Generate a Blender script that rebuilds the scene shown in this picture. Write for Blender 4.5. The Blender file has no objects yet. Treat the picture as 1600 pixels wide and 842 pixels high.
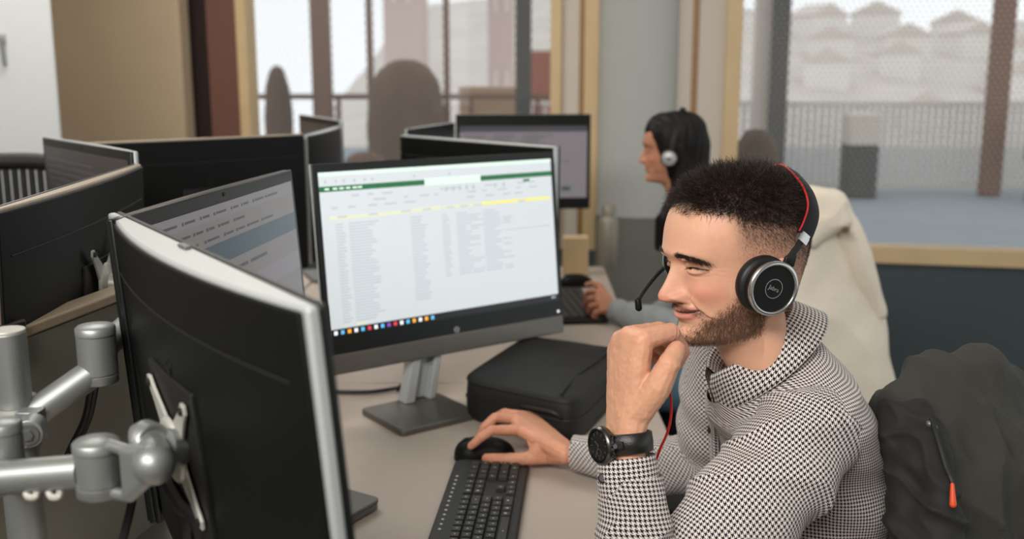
import bpy, bmesh, math, random
import numpy as np
from mathutils import Vector, Matrix, noise
PI = math.pi
sc = bpy.context.scene
COL = sc.collection
rnd = random.Random(7)

# ------------------------------------------------------------------ camera
FPX = 1570.0
CAMZ = 1.40
PITCH = math.radians(10.85)
FW = Vector((0, math.cos(PITCH), -math.sin(PITCH)))
UP = Vector((0, math.sin(PITCH), math.cos(PITCH)))
def P(px, py, d):
    """world point seen at photo pixel px,py at depth d metres"""
    return Vector((0, 0, CAMZ)) + FW*d + Vector((1, 0, 0))*((px-800)/FPX*d) - UP*((py-421)/FPX*d)
def PZ(px, py, z):
    k = (py-421)/FPX*math.cos(PITCH)+math.sin(PITCH)
    return P(px, py, (CAMZ-z)/k)
cam = bpy.data.cameras.new('camera'); camo = bpy.data.objects.new('camera', cam); COL.objects.link(camo)
camo.location = (0, 0, CAMZ); camo.rotation_euler = (PI/2-PITCH, 0, 0)
cam.sensor_width = 36; cam.lens = FPX/1600*36
cam.clip_start = .05; cam.clip_end = 200
cam.dof.use_dof = True; cam.dof.focus_distance = 1.2; cam.dof.aperture_fstop = 4.0
sc.camera = camo
sc.view_settings.view_transform = 'Standard'; sc.view_settings.look = 'None'
sc.view_settings.gamma = 1; sc.view_settings.use_curve_mapping = False

# ------------------------------------------------------------------ materials
def srgb(c):
    f = lambda u: (u/255/12.92) if u/255 <= .04045 else ((u/255+.055)/1.055)**2.4
    return (f(c[0]), f(c[1]), f(c[2]), 1)
MATS = {}
def mat(name, c, rough=.5, metal=0, var=.08, scale=40, bump=0, bscale=300, emit=0, sheen=0, spec=.5, coat=0):
    """principled material with a little procedural colour variation; c is 0-255 sRGB"""
    if name in MATS: return MATS[name]
    m = bpy.data.materials.new(name); m.use_nodes = True
    nt = m.node_tree; b = nt.nodes['Principled BSDF']
    b.inputs['Roughness'].default_value = rough; b.inputs['Metallic'].default_value = metal
    b.inputs['Specular IOR Level'].default_value = spec
    b.inputs['Coat Weight'].default_value = coat
    if sheen: b.inputs['Sheen Weight'].default_value = sheen
    col = srgb(c)
    tc = nt.nodes.new('ShaderNodeTexCoord')
    n = nt.nodes.new('ShaderNodeTexNoise'); n.inputs['Scale'].default_value = scale; n.inputs['Detail'].default_value = 4
    nt.links.new(tc.outputs['Object'], n.inputs['Vector'])
    mx = nt.nodes.new('ShaderNodeMix'); mx.data_type = 'RGBA'
    mx.inputs[6].default_value = tuple(v*(1-var) for v in col[:3])+(1,)
    mx.inputs[7].default_value = tuple(min(1, v*(1+var)) for v in col[:3])+(1,)
    nt.links.new(n.outputs['Fac'], mx.inputs[0]); nt.links.new(mx.outputs[2], b.inputs['Base Color'])
    if emit:
        nt.links.new(mx.outputs[2], b.inputs['Emission Color']); b.inputs['Emission Strength'].default_value = emit
    if bump:
        n2 = nt.nodes.new('ShaderNodeTexNoise'); n2.inputs['Scale'].default_value = bscale; n2.inputs['Detail'].default_value = 3
        nt.links.new(tc.outputs['Object'], n2.inputs['Vector'])
        bp = nt.nodes.new('ShaderNodeBump'); bp.inputs['Strength'].default_value = bump; bp.inputs['Distance'].default_value = .002
        nt.links.new(n2.outputs['Fac'], bp.inputs['Height']); nt.links.new(bp.outputs['Normal'], b.inputs['Normal'])
    MATS[name] = m
    return m

# ------------------------------------------------------------------ objects
def thing(name, label, cat, M=None, group=None):
    o = bpy.data.objects.new(name, None); COL.objects.link(o)
    o.empty_display_size = .05
    if M is None: M = Matrix()
    if isinstance(M, Vector): M = Matrix.Translation(M)
    o.matrix_world = M; o['label'] = label; o['category'] = cat
    o['_m'] = [v for r in M for v in r]
    if group: o['group'] = group
    return o
def tag(o, label, cat, group=None, kind=None):
    o['label'] = label; o['category'] = cat
    if group: o['group'] = group
    if kind: o['kind'] = kind
    return o
def struct(o, label=None):
    o['kind'] = 'structure'
    if label: o['label'] = label
    return o
def rootM(o):
    M = Matrix()
    while o is not None:
        if '_m' in o: 
            v = list(o['_m']); return Matrix((v[0:4], v[4:8], v[8:12], v[12:16]))
        o = o.parent
    return M
def sharpen(me, ang=38):
    bm = bmesh.new(); bm.from_mesh(me)
    ca = math.radians(ang)
    for f in bm.faces: f.smooth = True
    for e in bm.edges:
        if len(e.link_faces) == 2:
            try: e.smooth = e.calc_face_angle() < ca
            except ValueError: e.smooth = True
    bm.to_mesh(me); bm.free()
def mk(name, bm, m, parent=None, world=False, bevel=0, seg=2, subsurf=0, ang=38):
    """link one mesh object. world: bm holds world coordinates"""
    me = bpy.data.meshes.new(name)
    if isinstance(bm, bmesh.types.BMesh):
        bmesh.ops.recalc_face_normals(bm, faces=bm.faces)
        if world and parent is not None: bm.transform(rootM(parent).inverted())
        bm.to_mesh(me); bm.free()
    else:
        me = bm; me.name = name
        if world and parent is not None: me.transform(rootM(parent).inverted())
    o = bpy.data.objects.new(name, me); COL.objects.link(o)
    if parent is not None:
        o.parent = parent
    for q in (m if isinstance(m, (list, tuple)) else [m]): me.materials.append(q)
    if bevel:
        b = o.modifiers.new('bevel', 'BEVEL'); b.width = bevel; b.segments = seg; b.limit_method = 'ANGLE'; b.angle_limit = .6
        b.harden_normals = False
    if subsurf:
        s = o.modifiers.new('sub', 'SUBSURF'); s.levels = subsurf; s.render_levels = subsurf
    sharpen(me, ang)
    if bevel:
        for p in me.polygons: p.use_smooth = True
    return o
def B(): return bmesh.new()
def box(bm, c, s, M=None):
    c = Vector(c); v = []
    for i in (-1, 1):
        for j in (-1, 1):
            for k in (-1, 1):
                p = c+Vector((i*s[0]/2, j*s[1]/2, k*s[2]/2)); v.append(bm.verts.new(M @ p if M else p))
    fs = [(0, 1, 3, 2), (4, 6, 7, 5), (0, 4, 5, 1), (2, 3, 7, 6), (0, 2, 6, 4), (1, 5, 7, 3)]
    return [bm.faces.new([v[i] for i in f]) for f in fs]
def frame_of(d, hint=None):
    d = Vector(d).normalized(); h = Vector(hint) if hint else (Vector((0, 0, 1)) if abs(d.z) < .95 else Vector((1, 0, 0)))
    x = h.cross(d)
    if x.length < 1e-6: x = Vector((1, 0, 0)).cross(d)
    x.normalize(); y = d.cross(x); return x, y, d
def tube(bm, pts, r, n=12, cap=True, closed=False):
    """swept tube; r a number or list"""
    pts = [Vector(p) for p in pts]; N = len(pts); rings = []
    rr = r if isinstance(r, (list, tuple)) else [r]*N
    x = None
    for i, p in enumerate(pts):
        a = pts[i-1] if (i > 0 or closed) else p; b = pts[(i+1) % N] if (i < N-1 or closed) else p
        d = (b-a)
        if d.length < 1e-9: d = Vector((0, 0, 1))
        d.normalize()
        if x is None: x, y, _ = frame_of(d)
        else:
            x = (x-d*x.dot(d)).normalized(); y = d.cross(x)
        rings.append([bm.verts.new(p+(x*math.cos(t)+y*math.sin(t))*rr[i]) for t in [2*PI*k/n for k in range(n)]])
    for i in range(N-1+(1 if closed else 0)):
        A, C = rings[i], rings[(i+1) % N]
        for k in range(n): bm.faces.new((A[k], A[(k+1) % n], C[(k+1) % n], C[k]))
    if cap and not closed:
        bm.faces.new(rings[0][::-1]); bm.faces.new(rings[-1])
    return rings
def cyl(bm, a, b, r, r2=None, n=24): return tube(bm, [a, b], [r, r if r2 is None else r2], n)
def lathe(bm, prof, M=None, n=32):
    """profile [(r,z)...] round local z"""
    rings = []
    for r, z in prof:
        ring = []
        for k in range(n if r > 1e-6 else 1):
            t = 2*PI*k/n; p = Vector((r*math.cos(t), r*math.sin(t), z)); ring.append(bm.verts.new(M @ p if M else p))
        rings.append(ring)
    for A, C in zip(rings, rings[1:]):
        for k in range(n):
            q = [A[k % len(A)], A[(k+1) % len(A)], C[(k+1) % len(C)], C[k % len(C)]]
            u = []
            for v in q:
                if v not in u: u.append(v)
            if len(u) >= 3:
                try: bm.faces.new(u)
                except ValueError: pass
    closedp = prof[0][0] > 1e-6 and prof[-1][0] > 1e-6
    if closedp:
        A, C = rings[-1], rings[0]
        for k in range(n):
            try: bm.faces.new((A[k], A[(k+1) % n], C[(k+1) % n], C[k]))
            except ValueError: pass
    for R in (() if closedp else (rings[0], rings[-1])):
        if len(R) > 2:
            try: bm.faces.new(R)
            except ValueError: pass
def prism(bm, poly, z0, z1, M=None):
    """polygon (x,y) extruded z0..z1"""
    a = [bm.verts.new((M @ Vector((x, y, z0))) if M else (x, y, z0)) for x, y in poly]
    b = [bm.verts.new((M @ Vector((x, y, z1))) if M else (x, y, z1)) for x, y in poly]
    n = len(poly)
    bm.faces.new(a[::-1]); bm.faces.new(b)
    for i in range(n): bm.faces.new((a[i], a[(i+1) % n], b[(i+1) % n], b[i]))
def rrect(w, h, r, n=5, cx=0, cy=0):
    out = []
    for (sx, sy, t0) in ((1, 1, 0), (-1, 1, 90), (-1, -1, 180), (1, -1, 270)):
        for k in range(n+1):
            t = math.radians(t0+90*k/n); out.append((cx+sx*(w/2-r)+r*math.cos(t), cy+sy*(h/2-r)+r*math.sin(t)))
    return out
def catmull(pts, n=8):
    pts = [Vector(p) for p in pts]; out = []
    for i in range(len(pts)-1):
        p0 = pts[max(i-1, 0)]; p1 = pts[i]; p2 = pts[i+1]; p3 = pts[min(i+2, len(pts)-1)]
        for k in range(n):
            t = k/n; out.append(.5*((2*p1)+(p2-p0)*t+(2*p0-5*p1+4*p2-p3)*t*t+(3*p1-3*p2+p3-p0)*t**3))
    out.append(pts[-1]); return out
def mesh_np(name, V, F, smooth=True):
    me = bpy.data.meshes.new(name)
    V = np.asarray(V, dtype=np.float32); F = np.asarray(F, dtype=np.int32)
    me.vertices.add(len(V)); me.vertices.foreach_set('co', V.ravel())
    k = F.shape[1]
    me.loops.add(F.size); me.loops.foreach_set('vertex_index', F.ravel())
    me.polygons.add(len(F)); me.polygons.foreach_set('loop_start', np.arange(0, F.size, k, dtype=np.int32))
    if smooth: me.polygons.foreach_set('use_smooth', np.ones(len(F), dtype=bool))
    me.update(calc_edges=True); me.validate()
    return me
def raw(name, me, m, parent=None, world=False):
    if world and parent is not None: me.transform(rootM(parent).inverted())
    o = bpy.data.objects.new(name, me); COL.objects.link(o)
    if parent is not None: o.parent = parent
    for q in (m if isinstance(m, (list, tuple)) else [m]): me.materials.append(q)
    return o
def text_mesh(s, size, M, bm, depth=.0004):
    """letters as real geometry, added to bm in frame M (text in local XY)"""
    cu = bpy.data.curves.new('t', 'FONT'); cu.body = s; cu.size = size; cu.extrude = depth/2
    cu.align_x = 'CENTER'; cu.align_y = 'CENTER'; cu.resolution_u = 3
    o = bpy.data.objects.new('t', cu); COL.objects.link(o)
    dg = bpy.context.evaluated_depsgraph_get(); me = bpy.data.meshes.new_from_object(o.evaluated_get(dg))
    me.transform(M); bm.from_mesh(me)
    bpy.data.objects.remove(o); bpy.data.curves.remove(cu); bpy.data.meshes.remove(me)
def hull(bm, balls, n=8):
    """convex hull of spheres [(centre, r)]"""
    t = bmesh.new()
    for c, r in balls:
        c = Vector(c)
        for i in range(1, n):
            th = PI*i/n
            for k in range(2*n):
                ph = PI*k/n
                t.verts.new(c+Vector((math.sin(th)*math.cos(ph), math.sin(th)*math.sin(ph), math.cos(th)))*r)
        t.verts.new(c+Vector((0, 0, r))); t.verts.new(c-Vector((0, 0, r)))
    r_ = bmesh.ops.convex_hull(t, input=t.verts)
    bmesh.ops.delete(t, geom=[v for v in t.verts if not v.link_faces], context='VERTS')
    me = bpy.data.meshes.new('h'); t.to_mesh(me); t.free(); bm.from_mesh(me); bpy.data.meshes.remove(me)
def remesh(bm, voxel, smooth=6, fac=.5):
    """union of the closed shells in bm -> (verts, quads) as a mesh"""
    me = bpy.data.meshes.new('r'); bmesh.ops.recalc_face_normals(bm, faces=bm.faces); bm.to_mesh(me); bm.free()
    o = bpy.data.objects.new('r', me); COL.objects.link(o)
    r = o.modifiers.new('r', 'REMESH'); r.mode = 'VOXEL'; r.voxel_size = voxel
    if smooth:
        s = o.modifiers.new('s', 'SMOOTH'); s.iterations = smooth; s.factor = fac
    dg = bpy.context.evaluated_depsgraph_get(); out = bpy.data.meshes.new_from_object(o.evaluated_get(dg))
    bpy.data.objects.remove(o); bpy.data.meshes.remove(me)
    for p in out.polygons: p.use_smooth = True
    return out
def joinmesh(meshes):
    bm = bmesh.new()
    for me in meshes: bm.from_mesh(me)
    out = bpy.data.meshes.new('j'); bm.to_mesh(out); bm.free()
    for p in out.polygons: p.use_smooth = True
    return out
def sm(a, b, x):
    t = np.clip((x-a)/(b-a), 0, 1); return t*t*(3-2*t)
def fnoise(p, s): return noise.noise(Vector(p)*s)
# ================================================================== ROOM
WA = -0.21                                   # slope of the glazed wall
WU = Vector((1, WA, 0)).normalized(); WN = Vector((WA, -1, 0)).normalized()   # along, into the room
W0 = Vector((0, 4.626, 0))
WM = Matrix(((WU.x, WN.x, 0, W0.x), (WU.y, WN.y, 0, W0.y), (0, 0, 1, 0), (0, 0, 0, 1)))   # local x = along, y = into room, z up
def ray_plane(px, py, p0, n):
    c = Vector((0, 0, CAMZ)); d = P(px, py, 1)-c
    return c+d*((p0-c).dot(n)/d.dot(n))
def wu(px, py=150):
    return (ray_plane(px, py, W0, WN)-W0).dot(WU)
def wz(px, py): return ray_plane(px, py, W0, WN).z
m_wood = mat('light_birch_wood', (206, 180, 138), .5, var=.12, scale=9)
m_wood2 = mat('golden_wood_strip', (150, 112, 62), .5, var=.1)
m_cream = mat('cream_paint', (204, 194, 182), .7, var=.03)
m_colw = mat('column_white_paint', (176, 178, 174), .75, var=.03)
m_dado = mat('slate_blue_panel', (62, 72, 76), .65, var=.05)
m_floor = mat('dark_carpet', (74, 74, 70), .95, var=.2, scale=200)
m_beige = mat('beige_panel', (182, 163, 136), .8, var=.04, scale=6)
m_brown = mat('red_brown_panel', (110, 74, 62), .6, var=.06)
m_dark = mat('dark_maroon', (38, 18, 16), .6)
m_white = mat('white_laminate', (214, 218, 219), .45, var=.02)
m_ceil = mat('ceiling_white', (205, 205, 200), .9, var=.02)

def wbox(name, u0, u1, z0, z1, y0, y1, m, kind=True, parent=None, bevel=.002):
    bm = B(); box(bm, ((u0+u1)/2, (y0+y1)/2, (z0+z1)/2), (u1-u0, y1-y0, z1-z0), WM)
    o = mk(name, bm, m, parent, world=True, bevel=bevel)
    if kind: struct(o)
    return o
ZT = 2.75
bm = B(); box(bm, (0, 2.2, -.05), (9.4, 7.6, .1)); floor = struct(mk('floor', bm, m_floor))
sill_z = wz(1480, 392)
uL0, uL1 = wu(377), wu(392); uR0, uR1 = wu(862), wu(878)
b0, b1 = wu(1131), wu(1156)
# lower panels (dado) and header
wbox('wall_back', -3.6, wu(1131), 0, sill_z-.05, -.10, 0, m_dado)
wbox('wall_back_right', wu(1131)+.001, 4.0, 0, sill_z-.05, -.10, 0, m_dado)
wbox('wall_back_header', uL0, 4.0, 2.45, ZT, -.10, 0, m_cream)
# left window
def window(name, ua, ub, fw, label):
    bm = B()
    for (x0, x1, z0, z1) in ((ua, ua+fw, sill_z-.05, 2.45), (ub-fw, ub, sill_z-.05, 2.45), (ua+fw, ub-fw, sill_z-.06, sill_z+.012), (ua+fw, ub-fw, 2.40, 2.45)):
        box(bm, ((x0+x1)/2, -.03, (z0+z1)/2), (x1-x0, .11, z1-z0), WM)
    fr = struct(mk(name, bm, m_wood, bevel=.003), label)
    bm = B(); box(bm, ((ua+ub)/2, -.05, (sill_z+2.41)/2), (ub-ua-2*fw+.01, .008, 2.41-sill_z), WM)
    g = mk('window_glass', bm, m_glass, fr); g['label'] = 'clear pane with a fine dot film'
    return fr
def make_glass():
    m = bpy.data.materials.new('dotted_window_glass'); m.use_nodes = True; nt = m.node_tree
    for n in list(nt.nodes): nt.nodes.remove(n)
    N = nt.nodes.new; L = nt.links.new
    out = N('ShaderNodeOutputMaterial'); tr = N('ShaderNodeBsdfTransparent'); gl = N('ShaderNodeBsdfGlossy'); gl.inputs['Roughness'].default_value = .02
    fr = N('ShaderNodeFresnel'); fr.inputs['IOR'].default_value = 1.45
    mx = N('ShaderNodeMixShader'); L(fr.outputs[0], mx.inputs[0]); L(tr.outputs[0], mx.inputs[1]); L(gl.outputs[0], mx.inputs[2])
    # film of little frosted dots
    tc = N('ShaderNodeTexCoord'); mp = N('ShaderNodeMapping'); mp.inputs['Scale'].default_value = (42, 42, 42); mp.inputs['Rotation'].default_value = (0, 0, 0)
    L(tc.outputs['Object'], mp.inputs['Vector'])
    sx = N('ShaderNodeSeparateXYZ'); L(mp.outputs[0], sx.inputs[0])
    def mth(op, a, b=None):
        n = N('ShaderNodeMath'); n.operation = op
        for i, v in enumerate((a, b)):
            if v is None: continue
            if isinstance(v, (int, float)): n.inputs[i].default_value = v
            else: L(v, n.inputs[i])
        return n.outputs[0]
    row = mth('FLOOR', mth('MULTIPLY', sx.outputs['Z'], 1.15))
    off = mth('MULTIPLY', mth('MODULO', mth('ADD', row, 1000), 2), .5)
    fx = mth('SUBTRACT', mth('FRACT', mth('ADD', sx.outputs['X'], off)), .5)
    fz = mth('SUBTRACT', mth('FRACT', mth('MULTIPLY', sx.outputs['Z'], 1.15)), .5)
    r = mth('SQRT', mth('ADD', mth('MULTIPLY', fx, fx), mth('MULTIPLY', fz, fz)))
    dot = mth('MULTIPLY', mth('LESS_THAN', r, .2), .42)
    tl = N('ShaderNodeBsdfTranslucent'); tl.inputs[0].default_value = (.85, .8, .74, 1)
    df = N('ShaderNodeBsdfDiffuse'); df.inputs[0].default_value = (.6, .55, .5, 1)
    ad = N('ShaderNodeMixShader'); ad.inputs[0].default_value = .35; L(tl.outputs[0], ad.inputs[1]); L(df.outputs[0], ad.inputs[2])
    m2 = N('ShaderNodeMixShader'); L(dot, m2.inputs[0]); L(mx.outputs[0], m2.inputs[1]); L(ad.outputs[0], m2.inputs[2])
    # very light overall haze of the film
    m3 = N('ShaderNodeMixShader'); m3.inputs[0].default_value = .03; L(m2.outputs[0], m3.inputs[1]); L(ad.outputs[0], m3.inputs[2])
    L(m3.outputs[0], out.inputs[0]); return m
m_glass = make_glass()
window('window_1', uL0, uR1, wu(392)-wu(377), 'left window in a light birch frame')
window('window_2', b0, 4.0, b1-b0, 'right window in a light birch frame')
# strips between the windows
wbox('trim_1', wu(878), wu(905), sill_z-.05, 2.45, -.06, .0, m_cream)
wbox('trim_2', wu(905), wu(912), sill_z-.05, 2.45, -.06, .008, m_wood2)
wbox('trim_3', wu(912), wu(935), sill_z-.05, 2.45, -.06, .004, m_wood)
bm = B(); ua, ub = wu(935), wu(1057)
pf = [(-.12*0, 0)]
n = 24; poly = []
for k in range(n+1):
    t = PI*k/n; poly.append(((ua+ub)/2-(ub-ua)/2*math.cos(t), .0+(ub-ua)/2*.55*math.sin(t)))
poly = poly+[(ub, -.09), (ua, -.09)]
prism(bm, poly[::-1], 0, 2.45, WM); struct(mk('wall_column', bm, m_colw, ang=60), 'rounded pale grey column between the windows')
bm = B(); prism(bm, [(((ua+ub)/2+(x-(ua+ub)/2)*1.03), y*1.04 if y > 0 else y) for x, y in poly][::-1], 0, wz(965, 335), WM); struct(mk('column_shade_shell', bm, mat('column_shade_grey', (112, 112, 104), .8), ang=60), 'added grey shell imitating shade on the lower column')  # grey shell added round the column to stand in for shade low down
wbox('trim_4', wu(1057), wu(1080), sill_z-.05, 2.45, -.06, .0, m_cream)
wbox('trim_5', wu(1080), wu(1088), sill_z-.05, 2.45, -.06, .008, m_wood2)
wbox('trim_6', wu(1088), wu(1131), sill_z-.05, 2.45, -.06, .0, m_cream)
# left of the left window: brown panel, dark gap, beige panel
wbox('wall_left_brown', wu(330), uL0, sill_z-.05, ZT, -.06, .01, m_brown)
wbox('wall_left_gap', wu(280), wu(345), sill_z-.05, ZT, -.16, -.08, m_dark)
bm = B()
box(bm, ((wu(60)+wu(303))/2, .05, (sill_z-.05+ZT)/2), (wu(303)-wu(60), .10, ZT-sill_z+.05), WM)
struct(mk('wall_left_beige', bm, m_beige, bevel=.01))
wbox('wall_left', -3.6, wu(60)-.001, sill_z-.05, ZT, -.10, 0, m_cream)
# side walls and ceiling (out of the frame, they shape the light)
bm = B(); box(bm, (-3.35, 2.2, ZT/2), (.1, 6.6, ZT)); struct(mk('wall_west', bm, m_cream))
bm = B(); box(bm, (0, -1.65, ZT/2), (6.6, .1, ZT)); struct(mk('wall_south', bm, m_cream))
bm = B(); box(bm, (0, 2.2, ZT+.05), (9.4, 7.6, .1)); struct(mk('ceiling', bm, m_ceil))
# white cabinet with a handle at the far left
cabM = Matrix.Translation(P(40, 150, 3.3)*Vector((1, 1, 0)) if False else Vector((0, 0, 0)))
c0 = P(91, 150, 3.35); cx1 = c0.x
cang = math.radians(25)
t = thing('storage_cabinet', 'tall white storage cabinet with a small metal pull beside the beige panel', 'cabinet', Matrix.Translation((cx1, c0.y, 0)) @ Matrix.Rotation(cang, 4, 'Z') @ Matrix.Translation((-.4, .22, 0)))
bm = B(); box(bm, (0, 0, 1.05), (.8, .42, 2.1)); mk('body', bm, m_white, t, bevel=.004)
bm = B(); box(bm, (.0, -.222, 1.05), (.79, .02, 2.04)); d = mk('door', bm, m_white, t, bevel=.003)
hp = Vector((cx1+.06-.0, 0, P(17, 60, 3.2).z)); hq = Vector((0, 0, P(24, 100, 3.2).z))
m_steel = mat('brushed_steel', (150, 152, 150), .35, 1)
bm = B(); L0 = Vector((.245, -.25, hp.z)); L1 = Vector((L0.x+.004, -.25, hq.z))
tube(bm, [L0+Vector((0, .02, 0)), L0, L1, L1+Vector((0, .02, 0))], .006, 10); box(bm, (L0.x, -.236, L0.z), (.03, .008, .03))
mk('handle', bm, m_steel, d)

# ------------------------------------------------------------------ outside
m_terrace = mat('terrace_paving', (128, 138, 144), .8, var=.08, scale=3)
m_slat = mat('pale_fence_slat', (205, 198, 190), .7)
m_post = mat('dark_post', (52, 54, 54), .6)
m_bpost = mat('rust_brown_steel', (118, 84, 66), .6, var=.15)
m_hill = mat('winter_hillside', (200, 192, 184), .9, var=.22, scale=.35)
m_house = mat('pale_render', (226, 222, 216), .8)
m_roofm = mat('snowy_brown_roof', (208, 198, 190), .8)
m_brick = mat('red_brick', (150, 84, 66), .8, var=.15, scale=20)
bm = B(); box(bm, (2, 13.2, -.06), (34, 15.0, .1)); 
o = mk('terrace', bm, m_terrace); struct(o)
# slatted balustrade
FY = 12.6
t = thing('balcony_fence', 'pale upright slatted fence edging the terrace behind the right window', 'fence', Vector((4, FY, 0)))
bm = B()
for k in range(150): box(bm, (-4.2+k*.088, 0, .55), (.05, .03, 1.0))
mk('slats', bm, m_slat, t)
bm = B(); box(bm, (2.3, 0, 1.08), (13.2, .08, .05)); box(bm, (2.3, 0, .08), (13.2, .05, .05)); mk('rail', bm, m_slat, t)
def post(name, px, w, z0, z1, Y, m, label, cat='post', dp=.12):
    c = P(px, 120, Y/math.cos(PITCH)); 
    bm = B(); box(bm, (0, 0, (z1-z0)/2), (w, dp, z1-z0)); o = mk(name, bm, m, bevel=.01); o.location = (c.x*1.0, Y, z0); tag(o, label, cat); return o
post('steel_column', 1202, .20, 0, 3.6, 12.3, m_post, 'dark grey square column standing on the terrace behind the right window')
post('rusty_column', 1534, .24, 0, 3.6, 12.0, m_bpost, 'rust brown column on the terrace near the right edge')
post('corner_column', 1178, .26, 0, 3.6, 12.5, m_cream, 'beige column beside the dark column on the terrace')
# planter box and outdoor chair
t = thing('planter', 'tall dark planter box with a wooden rim on the terrace', 'planter', Vector((4.1, 11.9, 0)))
bm = B(); prism(bm, [(-.17, -.17), (.17, -.17), (.17, .17), (-.17, .17)], 0, .62); mk('tub', bm, m_post, t, bevel=.01)
bm = B(); prism(bm, [(-.18, -.18), (.18, -.18), (.18, .18), (-.18, .18)], .62, .98); mk('rim', bm, m_cream, t, bevel=.01)
def garden_chair(x, y, rz, label, m):
    M = Matrix.Translation((x, y, 0)) @ Matrix.Rotation(rz, 4, 'Z')
    t = thing('garden_chair', label, 'chair', M, None)
    bm = B(); box(bm, (0, 0, .44), (.5, .5, .05)); mk('seat', bm, m, t, bevel=.01)
    bm = B(); box(bm, (0, .25, .72), (.5, .05, .5)); mk('backrest', bm, m, t, bevel=.01)
    for i in (-1, 1):
        for j in (-1, 1):
            bm = B(); cyl(bm, (i*.22, j*.22, 0), (i*.2, j*.2, .43), .02, n=8); mk('leg', bm, m, t)
garden_chair(6.15, 11.3, .5, 'dark outdoor chair on the terrace at the foot of the rusty column', m_post)
garden_chair(6.9, 11.6, -.8, 'pale outdoor chair near the edge of the terrace', m_slat)
# hillside with houses far behind
bm = B(); nx, ny = 40, 14
vs = [[None]*(ny+1) for _ in range(nx+1)]
for i in range(nx+1):
    for j in range(ny+1):
        x = -10+i*2.6; y = 36+j*5
        z = -3+(j/ny)**1.1*11*(1+.18*math.sin(x*.09+1))+.8*noise.noise(Vector((x*.08, y*.08, 0)))
        vs[i][j] = bm.verts.new((x, y, z))
for i in range(nx):
    for j in range(ny): bm.faces.new((vs[i][j], vs[i+1][j], vs[i+1][j+1], vs[i][j+1]))
o = mk('hillside', bm, m_hill); struct(o, 'hazy pale hillside across the valley')
def hz(x, y): return -3+((y-36)/70)**1.1*11*(1+.18*math.sin(x*.09+1))+.8*noise.noise(Vector((x*.08, y*.08, 0)))
r2 = random.Random(4); proto = None
def house(x, y, w, dd, h, rz):
    global proto
    M = Matrix.Translation((x, y, hz(x, y)-.6)) @ Matrix.Rotation(rz, 4, 'Z') @ Matrix.Diagonal((w, dd, h, 1))
    if proto is None:
        t = thing('hillside_house', 'pale pitched-roof house far off on the hazy hillside', 'house', M, 'houses on the far hillside'); proto = t
        bm = B(); box(bm, (0, 0, .5), (1, 1, 1)); mk('walls', bm, m_house, t)
        bm = B(); prism(bm, [(-.56, 0), (.56, 0), (0, .42)], -.54, .54, Matrix.Translation((0, 0, 1)) @ Matrix.Rotation(PI/2, 4, 'X')); mk('roof', bm, m_roofm, t)
    else:
        c = proto.copy(); COL.objects.link(c); c.matrix_world = M
        for ch in proto.children:
            q = ch.copy(); COL.objects.link(q); q.parent = c
for (x, y, w, h) in ((19, 62, 2.6, 2), (25, 66, 2.4, 2), (31, 63, 3, 2), (23, 74, 3, 2), (36, 72, 3, 2.4), (30, 79, 3.4, 2.2), (26, 88, 3.6, 2.4), (38, 86, 3.4, 2.4), (44, 80, 3.4, 2.2), (33, 94, 4, 2.6), (50, 92, 4, 2.6), (21, 52, 2, 1.6), (42, 98, 4, 2.6)):
    house(x, y, w, w*.9, h, r2.uniform(-.5, .5))
# what shows through the left window
LY = 9.5
t = thing('balcony_rail', 'dark steel rail across the view behind the left window', 'railing', Vector((-1.6, LY, 0)))
bm = B(); box(bm, (0, 0, 1.22), (5.2, .05, .05)); box(bm, (0, 0, .2), (5.2, .04, .04)); mk('rail', bm, m_bpost, t)
bm = B()
for k in range(9): box(bm, (-2.5+k*.62, 0, .6), (.04, .04, 1.2))
mk('upright', bm, m_bpost, t)
post('steel_column', 514, .17, 0, 3.6, 9.2, m_bpost, 'rust brown perforated column left of centre behind the left window')
post('steel_column', 587, .05, 0, 3.6, 9.2, m_bpost, 'thin brown post next to the rust brown column')
post('steel_column', 817, .14, 0, 3.6, 9.0, m_post, 'slate grey column at the right side of the left window view')
post('steel_column', 702, .05, 0, 3.6, 9.3, m_bpost, 'thin brown post in the middle of the left window view')
# neighbouring buildings (pinkish far tower, brick house)
m_pink = mat('pinkish_render', (188, 168, 162), .8, var=.05)
def block(name, px0, px1, Y, z0, z1, m, label, cat='building', dep=3):
    a = P(px0, 120, Y/math.cos(PITCH)).x; b = P(px1, 120, Y/math.cos(PITCH)).x
    t = thing(name, label, cat, Vector(((a+b)/2, Y+dep/2, z0)))
    w = b-a
    bm = B(); box(bm, (0, 0, (z1-z0)/2), (w, dep, z1-z0)); mk('walls', bm, m, t)
    hh = z1-z0; nfl = max(1, int(hh/3))
    for f in range(nfl):
        for k in range(2):
            bm = B(); box(bm, (w*(-.22+.44*k), -dep/2-.02, hh*(.55+f)/nfl), (w*.16, .06, hh/nfl*.4)); mk('window', bm, m_post if m is not m_pink else m_cream, t)
block('tower_block', 608, 662, 30, -4, 12, m_pink, 'pinkish grey tower block far behind the left window')
block('tower_block', 764, 803, 34, -4, 12, m_pink, 'narrow pink tower block beside the slate grey column')
block('brick_house', 828, 905, 20, -3, 1.9, m_brick, 'low red brick house behind the right end of the left window')
block('timber_kiosk', 720, 806, 10.0, 0, 1.30, mat('kiosk_board', (178, 146, 116), .7), 'low tan timber kiosk on the terrace behind the left window', 'kiosk', 1.2)
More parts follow.
